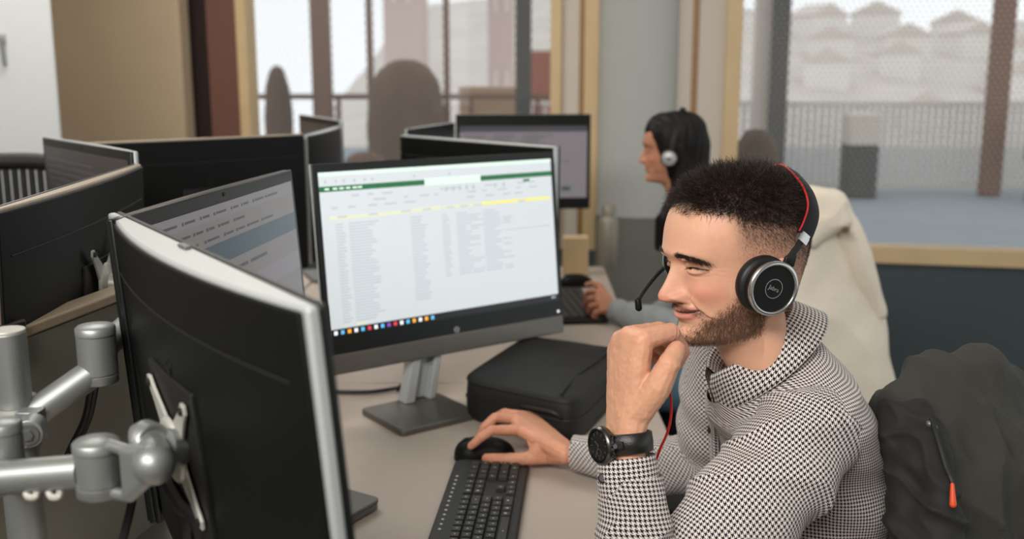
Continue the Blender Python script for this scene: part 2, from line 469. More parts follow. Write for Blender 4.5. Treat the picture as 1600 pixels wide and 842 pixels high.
# bushes / dark rounded shapes on the terrace
m_leaf = mat('winter_foliage', (96, 74, 60), .9, var=.3, scale=8)
def bush(name, px, Y, rx, h, label, m=m_leaf):
    c = P(px, 120, Y/math.cos(PITCH)).x
    bm = B(); bmesh.ops.create_icosphere(bm, subdivisions=4, radius=1)
    for v in bm.verts:
        k = 1+.10*noise.noise(v.co*3+Vector((px, 0, 0)))+.04*noise.noise(v.co*9)
        sq = min(2.2, (1-abs(v.co.z)**3.2)**.4/max(.12, math.sqrt(max(0, 1-v.co.z**2))))
        v.co = Vector((v.co.x*rx*k*sq*.95, v.co.y*rx*.8*k*sq, (v.co.z+1)*h/2))
    o = mk(name, bm, m, ang=180); o.location = (c, Y, 0); tag(o, label, 'bush'); return o
bush('clipped_bush', 640, 8.9, .36, 1.55, 'large rounded brown bush in the middle of the left window view')
bush('clipped_bush', 446, 9.1, .13, 1.5, 'slim upright brown bush near the left frame of the window')
bush('clipped_bush', 398, 9.3, .09, 1.4, 'narrow brown bush cut off by the left frame of the window')
bush('clipped_bush', 575, 7.6, .22, .85, 'low dark bush below the rail behind the left window')
bush('clipped_bush', 1172, 5.6, .16, 1.12, 'small dark rounded bush just outside the right window frame')
bush('clipped_bush', 480, 8.2, .2, .95, 'low brown bush under the rail near the window frame')
# ================================================================== DESKS, SCREENS, ARMS
ZD = .74
m_desk = mat('white_desk_laminate', (184, 172, 160), .42, var=.02)
m_blk = mat('black_plastic', (10, 12, 11), .5, var=.1, spec=.22)
m_blk2 = mat('matt_black_plastic', (14, 15, 14), .6, var=.1)
m_bezel = mat('black_bezel', (17, 20, 19), .35, spec=.35)
m_silver = mat('silver_plastic', (178, 182, 182), .38, .25, var=.03)
m_champ = mat('champagne_plastic', (158, 144, 126), .4, .3)
m_alu = mat('satin_aluminium', (148, 152, 150), .42, .65, var=.03, bump=.05, bscale=900)
m_gun = mat('gunmetal_plastic', (104, 101, 95), .38, .5)
m_grey = mat('grey_metal', (110, 112, 110), .4, .6)
m_fab = mat('grey_felt', (122, 120, 108), .95, var=.25, scale=700, bump=.4, bscale=900)
m_trim = mat('beige_trim', (168, 150, 126), .5)
m_vesa = mat('white_powder_coat', (188, 188, 180), .38, .3)
m_rubber = mat('black_rubber', (16, 17, 16), .55)
m_cable = mat('cable_black', (18, 18, 18), .5)

def desk(label, corners, legs, group=None):
    c = sum((Vector(p) for p in corners), Vector((0, 0)))/len(corners)
    t = thing('desk', label, 'desk', Vector((c.x, c.y, 0)))
    bm = B(); prism(bm, [(p[0], p[1]) for p in corners], ZD-.025, ZD)
    mk('desktop', bm, m_desk, t, world=True, bevel=.003)
    for x, y in legs:
        bm = B(); box(bm, (x, y, (ZD-.026)/2), (.05, .05, ZD-.026)); mk('leg', bm, m_grey, t, world=True, bevel=.004)
    return t
XE = .295
desk('white desk under the keyboard, black bag and monitor stand', [(-.50, .62), (.195, .62), (.20, 1.42), (.207, 1.50), (.225, 1.56), (.25, 1.60), (.275, 1.64), (XE-.006, 1.69), (XE, 1.75), (XE, 2.12), (-.50, 2.12)], [(-.42, .75), (.12, .75), (-.42, 2.0), (.2, 2.0)])
desk('white desk in front of the woman, holding the steel bottle', [(-.655, 2.124), (XE+.01, 2.124), (XE+.03, 3.5), (-.655, 3.5)], [(-.42, 2.3), (.15, 2.4), (-.42, 3.35), (.25, 3.35)])
desk('white desk hidden behind the fabric divider on the left', [(-1.35, .62), (-.66, .62), (-.66, 3.42), (-1.03, 3.42), (-1.03, 2.2), (-1.35, 1.9)], [(-1.25, .75), (-.72, .75), (-.98, 3.3), (-.72, 3.3)])

# ---- monitors
def emis(name, c, s=1.0): return mat(name, c, .25, emit=s, var=.0)
def quad(bm, x0, x1, z0, z1, y, mi):
    v = [bm.verts.new(p) for p in ((x0, y, z0), (x1, y, z0), (x1, y, z1), (x0, y, z1))]
    f = bm.faces.new(v); f.material_index = mi; return f
SCR = dict(
    sheet=emis('screen_white', (192, 199, 203), .60), green=emis('screen_green', (20, 92, 52), .7), pale=emis('screen_pale_green', (188, 208, 196), .9),
    text=emis('screen_grey_text', (158, 166, 172), .8), head=emis('screen_header_khaki', (188, 192, 166), .85), yellow=emis('screen_yellow', (206, 200, 92), .85),
    black=emis('screen_black', (12, 16, 16), .3), red=emis('screen_icon_red', (200, 60, 70), .9), blue=emis('screen_icon_blue', (90, 170, 215), .9),
    orange=emis('screen_icon_orange', (230, 160, 50), .9), purple=emis('screen_icon_purple', (120, 70, 170), .9), white=emis('screen_icon_white', (220, 225, 228), .9),
    dim=emis('screen_dim_grey', (112, 108, 112), .55), dim2=emis('screen_dim_text', (66, 66, 72), .45), slate=emis('screen_slate_band', (60, 76, 86), .45),
    warm=emis('screen_warm_grey', (112, 108, 108), .45), off=emis('screen_asleep', (52, 50, 52), .3), rib=emis('screen_ribbon', (196, 204, 205), .95))
SK = list(SCR.keys()); SM = [SCR[k] for k in SK]; si = {k: i for i, k in enumerate(SK)}
def screen_content(bm, kind, w, h):
    y = -.0003
    R = random.Random(11)
    def q(x0, x1, z0, z1, k, dy=0): quad(bm, -w/2+x0*w, -w/2+x1*w, h/2-z1*h, h/2-z0*h, y-dy, si[k])
    if kind == 'sheet':
        q(0, 1, 0, 1, 'sheet')
        q(0, 1, 0, .022, 'pale', .0002); q(.0, 1, .085, .118, 'green', .0002); q(.415, .66, .078, .122, 'pale', .0004)
        for x in (.02, .05, .075, .1, .125, .145): q(x, x+.017, .096, .107, 'pale', .0005)
        for x in (.02, .06, .09, .13, .17, .2, .37, .52): q(x, x+.008, .05, .066, 'text', .0004)
        for r in range(3):
            x = .04
            while x < .9:
                L = R.uniform(.015, .05)
                if R.random() < .55: q(x, x+L, .145+.034*r, .155+.034*r, 'text', .0003)
                x += L+R.uniform(.01, .05)
        for x in (.5, .53, .56, .59, .62, .72, .76): q(x, x+.012, .14, .168, 'text', .0004)
        q(.86, .89, .128, .145, 'green', .0003)
        q(.03, .345, .268, .29, 'head', .0002); q(.355, .48, .262, .284, 'head', .0003)
        q(.49, .66, .262, .282, 'head', .0002); q(.66, .985, .262, .279, 'yellow', .0003)
        for x in (.06, .18, .31, .4, .5, .56, .62, .83): q(x, x+.035, .27, .279, 'text', .0005)
        cols = [(.05, .04), (.1, .12), (.345, .07), (.478, .035), (.54, .07), (.6, .06), (.66, .09), (.75, .05)]
        for r in range(34):
            z = .315+r*.0182
            for ci, (x, L) in enumerate(cols):
                if ci >= 3 and r > 22: continue
                if ci == 2 and r > 29: continue
                if ci == 5 and R.random() < .5: continue
                if ci == 7 and R.random() < .6: continue
                q(x, x+L*R.uniform(.6, 1), z, z+.0075, 'text', .0002)
        q(.76, .98, .46, .466, 'text', .0002)
        q(.1, .14, .935, .948, 'head', .0003)
        q(0, 1, .955, 1, 'black', .0003)
        ic = ['white', 'blue', 'orange', 'white', 'blue', 'red', 'white', 'blue', 'purple', 'red', 'white', 'blue', 'orange', 'white', 'orange', 'blue']
        for k, c in enumerate(ic): q(.012+.026*k, .012+.026*k+.013, .966, .990, c, .0005)
        q(.965, .985, .97, .98, 'text', .0005)
    elif kind == 'web':
        q(0, 1, 0, 1, 'warm'); q(0, 1, 0, .06, 'dim', .0002); q(0, 1, .16, .25, 'slate', .0002); q(0, 1, .36, .45, 'dim', .0002)
        for (z, n) in ((.03, 9), (.085, 7), (.13, 8)):
            x = .05
            for k in range(n):
                L = R.uniform(.03, .08); q(x, x+L, z, z+.010, 'dim2', .0004); q(x-.016, x-.006, z-.001, z+.012, 'dim2', .0005); x += L+R.uniform(.03, .05)
        q(.42, .6, .29, .305, 'dim2', .0004); q(.62, .74, .29, .305, 'dim2', .0004)
        for r in range(7):
            q(.3+.01*r, .3+R.uniform(.3, .55), .5+.055*r, .512+.055*r, 'dim', .0003)
    elif kind == 'text':
        q(0, 1, 0, 1, 'dim'); q(0, 1, 0, .08, 'dim2', .0002)
        for r in range(26):
            x = .04
            for k in range(3):
                L = R.uniform(.1, .25); q(x, x+L, .12+.03*r, .128+.03*r, 'dim2', .0003); x += L+.05
        q(.8, .87, .84, .9, 'slate', .0004)
    else:
        q(0, 1, 0, 1, 'off')
        for r in range(18): q(.05, .05+R.uniform(.3, .9), .08+.045*r, .09+.045*r, 'dim2', .0003)
def monitor(label, pL, pR, tilt, kind, w=.545, h=.32, style='thin', stand=None, side=.008, dome=.010, group=None, anchor=.5, fmat=None, rim=0):
    """pL, pR world points of the top corners at the screen's left and right"""
    x = Vector((pR.x-pL.x, pR.y-pL.y, 0)).normalized(); z = Vector((0, 0, 1)); y = z.cross(x)
    top = pL+(pR-pL)*anchor; top.z = (pL.z+pR.z)/2
    R = Matrix(((x.x, y.x, 0), (x.y, y.y, 0), (0, 0, 1))).to_4x4()
    M = Matrix.Translation(top) @ R @ Matrix.Rotation(-tilt, 4, 'X') @ Matrix.Translation((0, 0, -h/2))
    t = thing('monitor', label, 'monitor', M, group)
    chin = .026 if style == 'chin' else 0
    # silver frame: lens shaped in plan
    def lens(off, T0, T1, n=18, w_=w):
        return [(-w_/2+w_*k/n, T0+T1*(1-(2*k/n-1)**2)+off) for k in range(n+1)]
    back = lens(0, side, dome)
    rn, rp = rim if rim else (0, 0); mid = (rn-rp)/2
    if rim: back = [(-w/2, side)]+[(x_*(w-rn-rp)/w+mid, y_) for x_, y_ in back]+[(w/2, side)]
    bm = B(); prism(bm, [(-w/2, .0), (w/2, .0)]+back[::-1], -h/2, h/2)
    fr = mk('frame', bm, fmat or m_silver, t, bevel=.0025, ang=25)
    bm = B(); wi = w-.006-rn-rp
    bk = [(x_+mid, y_) for x_, y_ in lens(.0035, side, dome, w_=wi)]; inn = [(x_+mid, y_) for x_, y_ in lens(-.004, side, dome, w_=wi)]
    prism(bm, inn+bk[::-1], -h/2+.002, h/2-.0035)
    sh = mk('back_panel', bm, m_blk, t, bevel=.002, ang=25)
    # vent groove lip, following the curve, near the top of the back
    def by(u): return side+dome*(1-(2*(u-mid)/wi)**2)+.0035
    bm = B(); tube(bm, [(u, by(u)+.0002, h/2-.055-.0*abs(u)) for u in [mid+wi*(-.46+.92*k/30) for k in range(31)]], .0011, 6)
    mk('vent_lip', bm, m_blk2, sh)
    bm = B(); box(bm, (0, by(0)-.0005, -.02), (.13, .006, .15)); mk('mount_recess', bm, m_blk2, sh, bevel=.001)
    bm = B()
    box(bm, (-.17, by(.17)-.001, -.105), (.03, .005, .07))
    mk('port_recess', bm, m_blk2, sh, bevel=.001)
    bm = B()
    for k in range(3): box(bm, (-.17, by(.17)+.0015, -.125+.02*k), (.008, .002, .012))
    mk('port', bm, m_grey, sh)
    # bezel and screen
    bm = B(); box(bm, (0, -.003, 0), (w, .006, h)); bz = mk('bezel', bm, m_bezel, t, bevel=.002)
    sw = w-.024; shh = sw*9/16
    bw = .012
    zc = h/2-.016-shh/2 if style == 'chin' else 0
    shh = min(shh, h-.028)
    if style != 'chin': zc = .0
    bm = B(); screen_content(bm, kind, sw, shh)
    bmesh.ops.translate(bm, verts=bm.verts, vec=(0, -.0064, zc))
    me = bpy.data.meshes.new('screen'); bm.to_mesh(me); bm.free()
    s = bpy.data.objects.new('screen', me); COL.objects.link(s); s.parent = bz
    for q in SM: me.materials.append(q)
    if kind == 'sheet': s['label'] = 'lit screen showing a white spreadsheet with a green bar'
    bm = B(); cyl(bm, (0, -.0055, h/2-.007), (0, -.0072, h/2-.007), .0025); mk('webcam', bm, m_blk2, bz)
    if style == 'chin':
        bm = B(); box(bm, (0, .004, -h/2-.017), (w-.002, .022, .040)); mk('chin_bar', bm, m_gun, t, bevel=.003)
        # round maker's mark with two slanting letters
        bm = B(); MM = Matrix.Translation((0.005, -.0068, -h/2+.011)) @ Matrix.Rotation(PI/2, 4, 'X')
        lathe(bm, [(.0062, 0), (.0062, .0006), (.0048, .0006), (.0048, 0)], MM, 28)
        text_mesh('hp', .0085, MM @ Matrix.Translation((0, .0005, .0003)) @ Matrix.Shear('XZ', 4, (0, 0)), bm)
        mk('maker_mark', bm, m_silver, bz)
        bm = B(); cyl(bm, (w/2-.014, -.0058, -h/2+.012), (w/2-.014, -.0068, -h/2+.012), .003); mk('power_light', bm, SCR['white'], bz)
    else:
        bm = B(); MM = Matrix.Translation((0, by(0)+.0004, h/2-.10)) @ Matrix.Rotation(-PI/2, 4, 'X')
        lathe(bm, [(.007, 0), (.007, .0007), (.0055, .0007), (.0055, 0)], MM, 24); mk('maker_mark', bm, m_blk2, sh)
    t['h'] = h
    return t, M, by(0)

# spreadsheet monitor on its stand
def lvl(px, py, z): return PZ(px, py, z)
pL = P(474, 265, 1.87); pR = P(870, 230, 2.22)
mz = (pL.z+pR.z)/2
tS, MS, byS = monitor('monitor on a metal stand showing a white spreadsheet with a green bar', pL, pR, math.radians(6), 'sheet', w=.580, h=.366, style='chin')
# stand
bc = PZ(657, 650, ZD); xax = MS.to_3x3() @ Vector((1, 0, 0)); xax.z = 0; xax.normalize(); yax = Vector((0, 0, 1)).cross(xax)
SMt = Matrix(((xax.x, yax.x, 0, bc.x), (xax.y, yax.y, 0, bc.y), (0, 0, 1, ZD), (0, 0, 0, 1)))
t = tS
cb = MS @ Vector((0, byS, -.04)); MSi = SMt.inverted()
cbl = MSi @ cb
bm = B(); prism(bm, rrect(.180, .165, .012, cx=0, cy=.0), 0, .012, SMt); mk('stand_base', bm, m_gun, t, world=True, bevel=.002)
foot = MSi @ PZ(655, 634, ZD); head = cbl-Vector((0, -.006, 0)); yb = foot.y
def slab(bm, xo, hw, y0, y1):
    q = []
    for (c, zz) in ((foot, .012), (head, cbl.z+.035)):
        for (dx, dy) in ((-hw, y0), (hw, y0), (hw, y1), (-hw, y1)): q.append(bm.verts.new(SMt @ Vector((c.x+xo+dx, c.y+dy, zz))))
    bm.faces.new(q[:4]); bm.faces.new(q[4:])
    for i in range(4): bm.faces.new((q[i], q[(i+1) % 4], q[4+(i+1) % 4], q[4+i]))
bm = B(); slab(bm, -.026, .012, -.01, .02); slab(bm, .026, .008, -.01, .02); slab(bm, 0, .02, .012, .02)
mk('stand_column', bm, m_silver, t, world=True, bevel=.003)
bm = B(); p = SMt @ Vector((head.x, head.y+.012, cbl.z)); cyl(bm, p, cb, .03); mk('stand_pivot', bm, m_blk2, t, world=True)
# its cable
c1 = SMt @ Vector((0.02, yb+.03, .13)); 
bm = B(); tube(bm, catmull([PZ(520, 612, ZD+.006), PZ(580, 612, ZD+.006), PZ(622, 606, ZD+.01), SMt @ Vector((-.0, yb+.03, .035)), SMt @ Vector((.05, yb+.035, .07)), SMt @ Vector((.07, yb+.03, .12)), SMt @ Vector((.055, yb+.02, .19))], 8), .0045, 8)
tag(mk('monitor_cable', bm, m_cable), 'black cable looping round the metal stand of the spreadsheet monitor', 'cable')

# V pair at the front
zt = 1.257
pA = PZ(181, 331, zt); pB = PZ(500, 478, zt)
tF, MF, byF = monitor('large black-backed monitor with silver sides in front, clamped to a silver arm', pB, pA, math.radians(5), 'off', h=.325, side=.009, dome=.022, rim=(.003, .028))
bm = B(); box(bm, (.0, .006, .1625+.0015), (.022, .006, .003)); mk('webcam_tab', bm, m_grey, tF, bevel=.001)
a6 = PZ(208, 333, zt); b6 = PZ(450, 265, zt)
d6 = (b6-a6).normalized()
t6, M6, by6 = monitor('monitor showing a web page, seen slanting behind the nearest monitor', b6-d6*.56, b6, math.radians(4), 'web', w=.56, h=.335, anchor=.5, fmat=m_bezel)
# left pair
pr = PZ(213, 256, 1.257); pl = PZ(0, 322, 1.257); dd = (pl-pr).normalized()
t3, M3, by3 = monitor('black-backed monitor at the left edge, on a white cross bracket', pr+dd*.56, pr, math.radians(2), 'off', h=.325, side=.02, dome=.02) if False else monitor('black-backed monitor at the left edge, on a white cross bracket', pr, pr+dd*.60, math.radians(2), 'off', h=.325, side=.008, dome=.012, w=.60, fmat=m_champ)
q0 = P(70, 207, 2.15); q1 = P(209, 246, 1.74); 
t4, M4, by4 = monitor('monitor with a dim grey screen turned our way at the far left', q0, q1, 0, 'off2', h=.325)
# middle rear
q0 = P(136, 217, 2.15); q1 = P(473, 214, 2.5); q0.z = q1.z = 1.262
t5, M5, by5 = monitor('wide black-backed monitor with its back to the camera below the beige panel', q1, q0, 0, 'off', h=.34, w=(q1-q0).length, fmat=m_champ)
q0 = P(474, 213, 2.53); q1 = P(527, 199, 3.0); q0.z = q1.z = 1.256
t7, M7, by7 = monitor('slim dark monitor with a silver edge next to the wide black-backed one', q1, q0, 0, 'off', h=.33, w=(q1-q0).length-.01, dome=.012)
q0 = P(470, 178, 3.52); q1 = P(530, 196, 3.04); q0.z = q1.z = 1.27
t8, M8, by8 = monitor('farthest dark monitor on the left, turned slightly towards the window', q0, q1, 0, 'off', h=.33, dome=.012)
# right rear
q0 = P(632, 209, 2.9); q1 = P(873, 232, 2.42); q0.z = q1.z = 1.236
t9, M9, by9 = monitor('black-backed monitor with a silver edge just behind the spreadsheet monitor', q1, q0, 0, 'off', h=.40, w=(q1-q0).length, side=.014, dome=.008)
q0 = P(636, 206, 2.93); q1 = P(708, 184, 3.36); q0.z = q1.z = 1.25
t10, M10, by10 = monitor('narrow-looking dark monitor between the two on the right-hand desk', q0, q1, 0, 'off', h=.33, w=(q1-q0).length, dome=.01)
q0 = P(712, 181, 3.40); q1 = P(923, 177, 3.44); q0.z = q1.z = 1.275
t11, M11, by11 = monitor('monitor with a grey text screen facing us beside the grey column', q0, q1, 0, 'text', h=.325, w=(q1-q0).length, dome=.01)
def desk_stand(t, M, byk, h, z=ZD):
    c = M @ Vector((0, byk, 0)); yy = (M.to_3x3() @ Vector((0, 1, 0))); yy.z = 0; yy.normalize(); xx = Vector((-yy.y, yy.x, 0))
    SM_ = Matrix(((-xx.x, yy.x, 0, c.x), (-xx.y, yy.y, 0, c.y), (0, 0, 1, z), (0, 0, 0, 1)))
    bm = B(); prism(bm, rrect(.2, .16, .012), 0, .01, SM_); mk('stand_base', bm, m_gun, t, world=True, bevel=.002)
    bm = B(); prism(bm, rrect(.05, .02, .006, cy=.02), .01, c.z-z+.03, SM_); mk('stand_column', bm, m_grey, t, world=True)
for a in ((t4, M4, by4, .3), (t5, M5, by5, .3), (t7, M7, by7, .3), (t8, M8, by8, .3), (t9, M9, by9, .3), (t10, M10, by10, .3), (t11, M11, by11, .3)): desk_stand(*a)

# ---- fabric divider between the desks
pt0 = PZ(184, 456, 1.116); pt1 = PZ(62, 501, 1.116)
dv = (pt1-pt0).normalized(); pt1 = pt1+dv*.75; pt0 = pt0-dv*.10; dv3 = Vector((dv.x, dv.y, 0)); nv = Vector((-dv.y, dv.x, 0)).normalized()
if nv.x > 0: nv = -nv
L = (pt1-pt0).length
DM = Matrix(((dv.x, nv.x, 0, pt0.x), (dv.y, nv.y, 0, pt0.y), (0, 0, 1, ZD-.10), (0, 0, 0, 1)))
t = thing('desk_divider', 'grey felt desk divider with a pale top edge behind the silver arms', 'divider', DM)
bm = B(); box(bm, (L/2, .018, .23), (L, .03, .462)); mk('felt_panel', bm, m_fab, t, bevel=.003)
bm = B(); box(bm, (L/2, .018, .468), (L, .034, .014)); mk('top_trim', bm, m_trim, t, bevel=.003)
cp = PZ(45, 502, 1.13)
cl = DM.inverted() @ cp
bm = B(); prism(bm, [(cl.x-.02, -.010), (cl.x+.07, -.010), (cl.x+.07, .046), (cl.x-.02, .046)], .448, .488)
CM = DM
o = mk('divider_clip', bm, mat('dark_plum_plastic', (34, 26, 28), .4), bevel=.003); o.matrix_world = DM
tag(o, 'dark plastic clip hooked over the grey desk divider', 'clip')

# ---- pole with two arms
ptop = P(12, 518, .98); pbot = PZ(22, 1080, ZD)
px_, py_ = ptop.x, ptop.y
AX = Vector((px_, py_, 0))
t = thing('monitor_mount', 'silver twin-arm monitor mount with round joints on an upright pole', 'monitor arm', Vector((px_, py_, ZD)))
def atz(z): return Vector((px_, py_, z))
bm = B(); tube(bm, [atz(ptop.z-.0795), atz(ptop.z-.0005)], .0165, 32); mk('upper_pole', bm, m_alu, t, world=True, bevel=.001)
bm = B(); tube(bm, [atz(ptop.z-.0015), atz(ptop.z+.0025)], .0163, 32); mk('pole_cap', bm, m_vesa, t, world=True, bevel=.001)
bm = B(); tube(bm, [atz(ZD), atz(ptop.z-.078)], .0185, 32); mk('lower_pole', bm, m_alu, t, world=True)
bm = B(); lathe(bm, [(.0, 0), (.045, 0), (.045, .012), (.02, .016)], Matrix.Translation(atz(ZD))); mk('pole_foot', bm, m_alu, t, world=True, bevel=.001)
zc = P(12, 643, .98).z
def joint(bm, c, r, z0, z1, seam=None):
    """a round knuckle with a lid and seams"""
    pr = [(0, z0), (r*.93, z0), (r, z0+.0015), (r, z0+.009), (r*.95, z0+.0095), (r*.95, z0+.0105), (r, z0+.011), (r, z1-.011), (r*.95, z1-.0105), (r*.95, z1-.0095), (r*1.02, z1-.009), (r*1.02, z1-.002), (r*.9, z1), (0, z1+.0012)]
    lathe(bm, pr, Matrix.Translation((c.x, c.y, 0)), 40)
bm = B(); lathe(bm, [(.0175, zc-.035), (.027, zc-.035), (.027, zc-.004), (.030, zc-.003), (.030, zc+.001), (.0175, zc+.001)], Matrix.Translation((px_, py_, 0)), 40); mk('collar', bm, m_vesa, t, world=True)
# clamp lug with bolt
kc = P(48, 672, .955)
bm = B(); box(bm, (0, 0, 0), (.022, .018, .026), Matrix.Translation((kc+atz(kc.z))/2+Vector((.008, 0, 0)))); 
ccx = Vector((.25, -1, 0)).normalized()
cyl(bm, kc-ccx*.012, kc+ccx*.012, .0135); mk('clamp_lug', bm, m_alu, t, world=True, bevel=.001)
bm = B(); cyl(bm, kc+ccx*.012, kc+ccx*.0145, .010); cyl(bm, kc+ccx*.014, kc+ccx*.0165, .0055, n=6); mk('clamp_bolt', bm, m_grey, t, world=True)
# small near joint at the left edge and a second higher joint behind
jn = P(6, 690, .86)
bm = B(); joint(bm, jn, .0155, jn.z-.03, P(6, 656, .86).z); mk('near_knuckle', bm, m_alu, t, world=True, ang=50)
jb = P(42, 628, 1.02)
bm = B(); joint(bm, jb, .010, jb.z-.05, jb.z+.008); mk('rear_knuckle', bm, m_alu, t, world=True, ang=50)
# front arm
j1 = P(153, 727, .835)
r1 = 35/FPX*.835
bm = B(); joint(bm, j1, r1, P(153, 776, .835).z, P(153, 684, .835).z); mk('front_joint', bm, m_alu, t, world=True, ang=50)
bm = B(); a0 = P(-60, 752, .84); a1 = P(128, 736, .835)
tube(bm, [a0, a1], 27/FPX*.835, 28); mk('front_arm_tube', bm, m_alu, t, world=True)
bm = B(); tube(bm, [P(0, 757+0, .93), P(-60, 752, .84)], .012, 16); tube(bm, [atz(P(20, 757, .98).z), P(-60, 752, .84)], .016, 16); mk('inner_arm_tube', bm, m_alu, t, world=True)
bm = B()
for px in (48, 84): tube(bm, catmull([P(px-9, 762, .835), P(px-4, 776, .83), P(px+8, 775, .83), P(px+10, 762, .835)], 4), .003, 8)
mk('cable_clip', bm, m_vesa, t, world=True)
# yoke, ball and cross bracket
bl = P(243, 722, .80); rb = 33/FPX*.80
vc = MF @ Vector((0, byF+.006, -.012)); vn = (MF.to_3x3() @ Vector((0, 1, 0))).normalized()
bm = B(); d = (bl-j1); d.z = 0; d.normalize(); s = Vector((-d.y, d.x, 0))
for zo in (.021, -.021):
    hull(bm, [(j1+d*.018+Vector((0, 0, zo)), .0055), (j1+d*.034+Vector((0, 0, zo*.95)), .0055)], 5)
hull(bm, [(j1+d*.036+Vector((0, 0, .019)), .006), (j1+d*.036+Vector((0, 0, -.019)), .006), (bl-d*.004+Vector((0, 0, .006)), .007), (bl-d*.004+Vector((0, 0, -.010)), .007)], 6)
mk('yoke', remesh(bm, .0012, 4), m_alu, t, world=True, ang=180)
bm = B(); bmesh.ops.create_uvsphere(bm, u_segments=32, v_segments=20, radius=rb, matrix=Matrix.Translation(bl+Vector((.0, -.004, 0)))); mk('ball', bm, m_alu, t, world=True, ang=180)
# barrel lying across behind the ball, then socket out to the plate
bb = P(228, 690, .83); ba = P(255, 700, .86)
bm = B(); ax = (vc-bl).normalized()
tube(bm, [P(214, 694, .84), P(228, 690, .84), P(240, 694, .835)], [.0165, .019, .0175], 28)
hull(bm, [(P(232, 700, .838), .015), (P(246, 716, .81), .013)], 6)
mk('swivel_barrel', remesh(bm, .0012, 3), m_alu, t, world=True, ang=180)
bm = B(); tube(bm, [P(252, 700, .845), P(276, 700, .86), vc-vn*.0+Vector((0, 0, 0))], [.017, .0165, .018], 24)
mk('socket', bm, m_alu, t, world=True)
pm = MF @ Matrix.Translation((0, byF+.0045, -.012))
def bracket(M, parent, m=m_vesa):
    """cross shaped plate with four drilled tips, in monitor axes (plate faces +y)"""
    bm = B(); poly = []
    for k in range(4):
        a = PI/4+PI/2*k
        for da, r in ((-.42, .030), (-.11, .060), (-.085, .074), (.0, .079), (.085, .074), (.11, .060), (.42, .030)):
            poly.append((r*math.cos(a+da), r*math.sin(a+da)))
    prism(bm, poly, 0, .003, M @ Matrix.Rotation(-PI/2, 4, 'X'))
    lathe(bm, [(.031, .002), (.029, .006), (.02, .009), (0, .010)], M @ Matrix.Rotation(-PI/2, 4, 'X'), 32)
    pl_ = mk('mounting_plate', bm, m, parent, world=True, bevel=.0006, ang=30)
    for k in range(4):
        a = PI/4+PI/2*k; bm = B()
        cyl(bm, M @ Vector((.0707*math.cos(a), .002, .0707*math.sin(a))), M @ Vector((.0707*math.cos(a), .0055, .0707*math.sin(a))), .0035, n=12); mk('screw', bm, m_blk2, pl_, world=True)
bracket(pm, t)
# rear arm
j2 = P(152, 553, 1.03); r2_ = 29.5/FPX*1.03
bm = B(); joint(bm, j2, r2_, P(152, 600, 1.03).z, P(152, 506, 1.03).z); mk('rear_joint', bm, m_alu, t, world=True, ang=50)
bm = B(); tube(bm, [P(48, 650, 1.0), P(148, 580, 1.03)], 23/FPX*1.03, 28); mk('rear_arm_tube', bm, m_alu, t, world=True)
bm = B(); vc6 = M6 @ Vector((0, by6+.012, -.01)); tube(bm, [Vector((j2.x, j2.y, j2.z)), Vector((vc6.x-.04, vc6.y-.07, j2.z+.01)), vc6+Vector((-.03, 0, 0))], .014, 16)
mk('rear_link', bm, m_alu, t, world=True)
bracket(M6 @ Matrix.Translation((0, by6+.0025, -.01)), t)
# bracket of the monitor at the left edge with its own arm
vc3 = M3 @ Vector((0.0, by3+.012, .02))
t = thing('monitor_mount', 'pale cross bracket and short arm holding the monitor at the left edge', 'monitor arm', Vector((vc3.x, vc3.y, ZD)))
bracket(M3 @ Matrix.Translation((0, by3+.008, .02)), t)
vn3 = (M3.to_3x3() @ Vector((0, 1, 0)))
e3 = vc3+vn3*.05
bm = B(); tube(bm, [vc3, e3], .016, 20); mk('socket', bm, m_vesa, t, world=True)
bm = B(); f3 = Vector((vc3.x+.02, vc3.y+.05, 0)); 
cyl(bm, e3+Vector((0, 0, -.02)), e3+Vector((0, 0, .02)), .018); mk('knuckle', bm, m_vesa, t, world=True, bevel=.002)
bm = B(); tube(bm, [e3+Vector((0, 0, -.01)), Vector((e3.x-.005, e3.y+.16, e3.z-.01)), Vector((e3.x-.005, e3.y+.17, e3.z-.01)), Vector((e3.x-.005, e3.y+.17, ZD))], .013, 16); mk('post', bm, m_alu, t, world=True)
# cables hanging by the divider
bm = B(); tube(bm, catmull([P(150, 600, 1.06), P(140, 650, 1.08), P(118, 700, 1.08), P(90, 760, 1.07)], 8), .0035, 8)
tube(bm, catmull([P(143, 600, 1.06), P(132, 655, 1.075), P(108, 705, 1.075), P(80, 770, 1.065)], 8), .0035, 8)
tag(mk('arm_cable', bm, m_cable), 'thin black cables hanging from the rear joint of the silver arm', 'cable')
bm = B(); tube(bm, catmull([P(212, 740, .90), P(205, 790, .9), P(190, 850, .9), P(170, 930, .9)], 8), .004, 8)
tag(mk('power_cable', bm, m_cable), 'black cable dropping beneath the front joint of the silver arm', 'cable')
bm = B(); tube(bm, catmull([PZ(228, 815, ZD+.006), PZ(243, 832, ZD+.006), PZ(262, 838, ZD+.006), PZ(282, 832, ZD+.006)], 8), .005, 8)
tag(mk('desk_cable', bm, m_cable), 'short loop of black cable lying on the desk below the front monitor', 'cable')
bm = B(); tube(bm, catmull([P(262, 752, .9), P(285, 790, .885), P(308, 812, .88), P(320, 860, .88)], 8), .007, 8)
tube(bm, [P(293, 800, .885), P(296, 870, .885)], .005, 8)
tag(mk('video_cable', bm, m_cable), 'thick black video cable plugged into the back of the front monitor', 'cable')
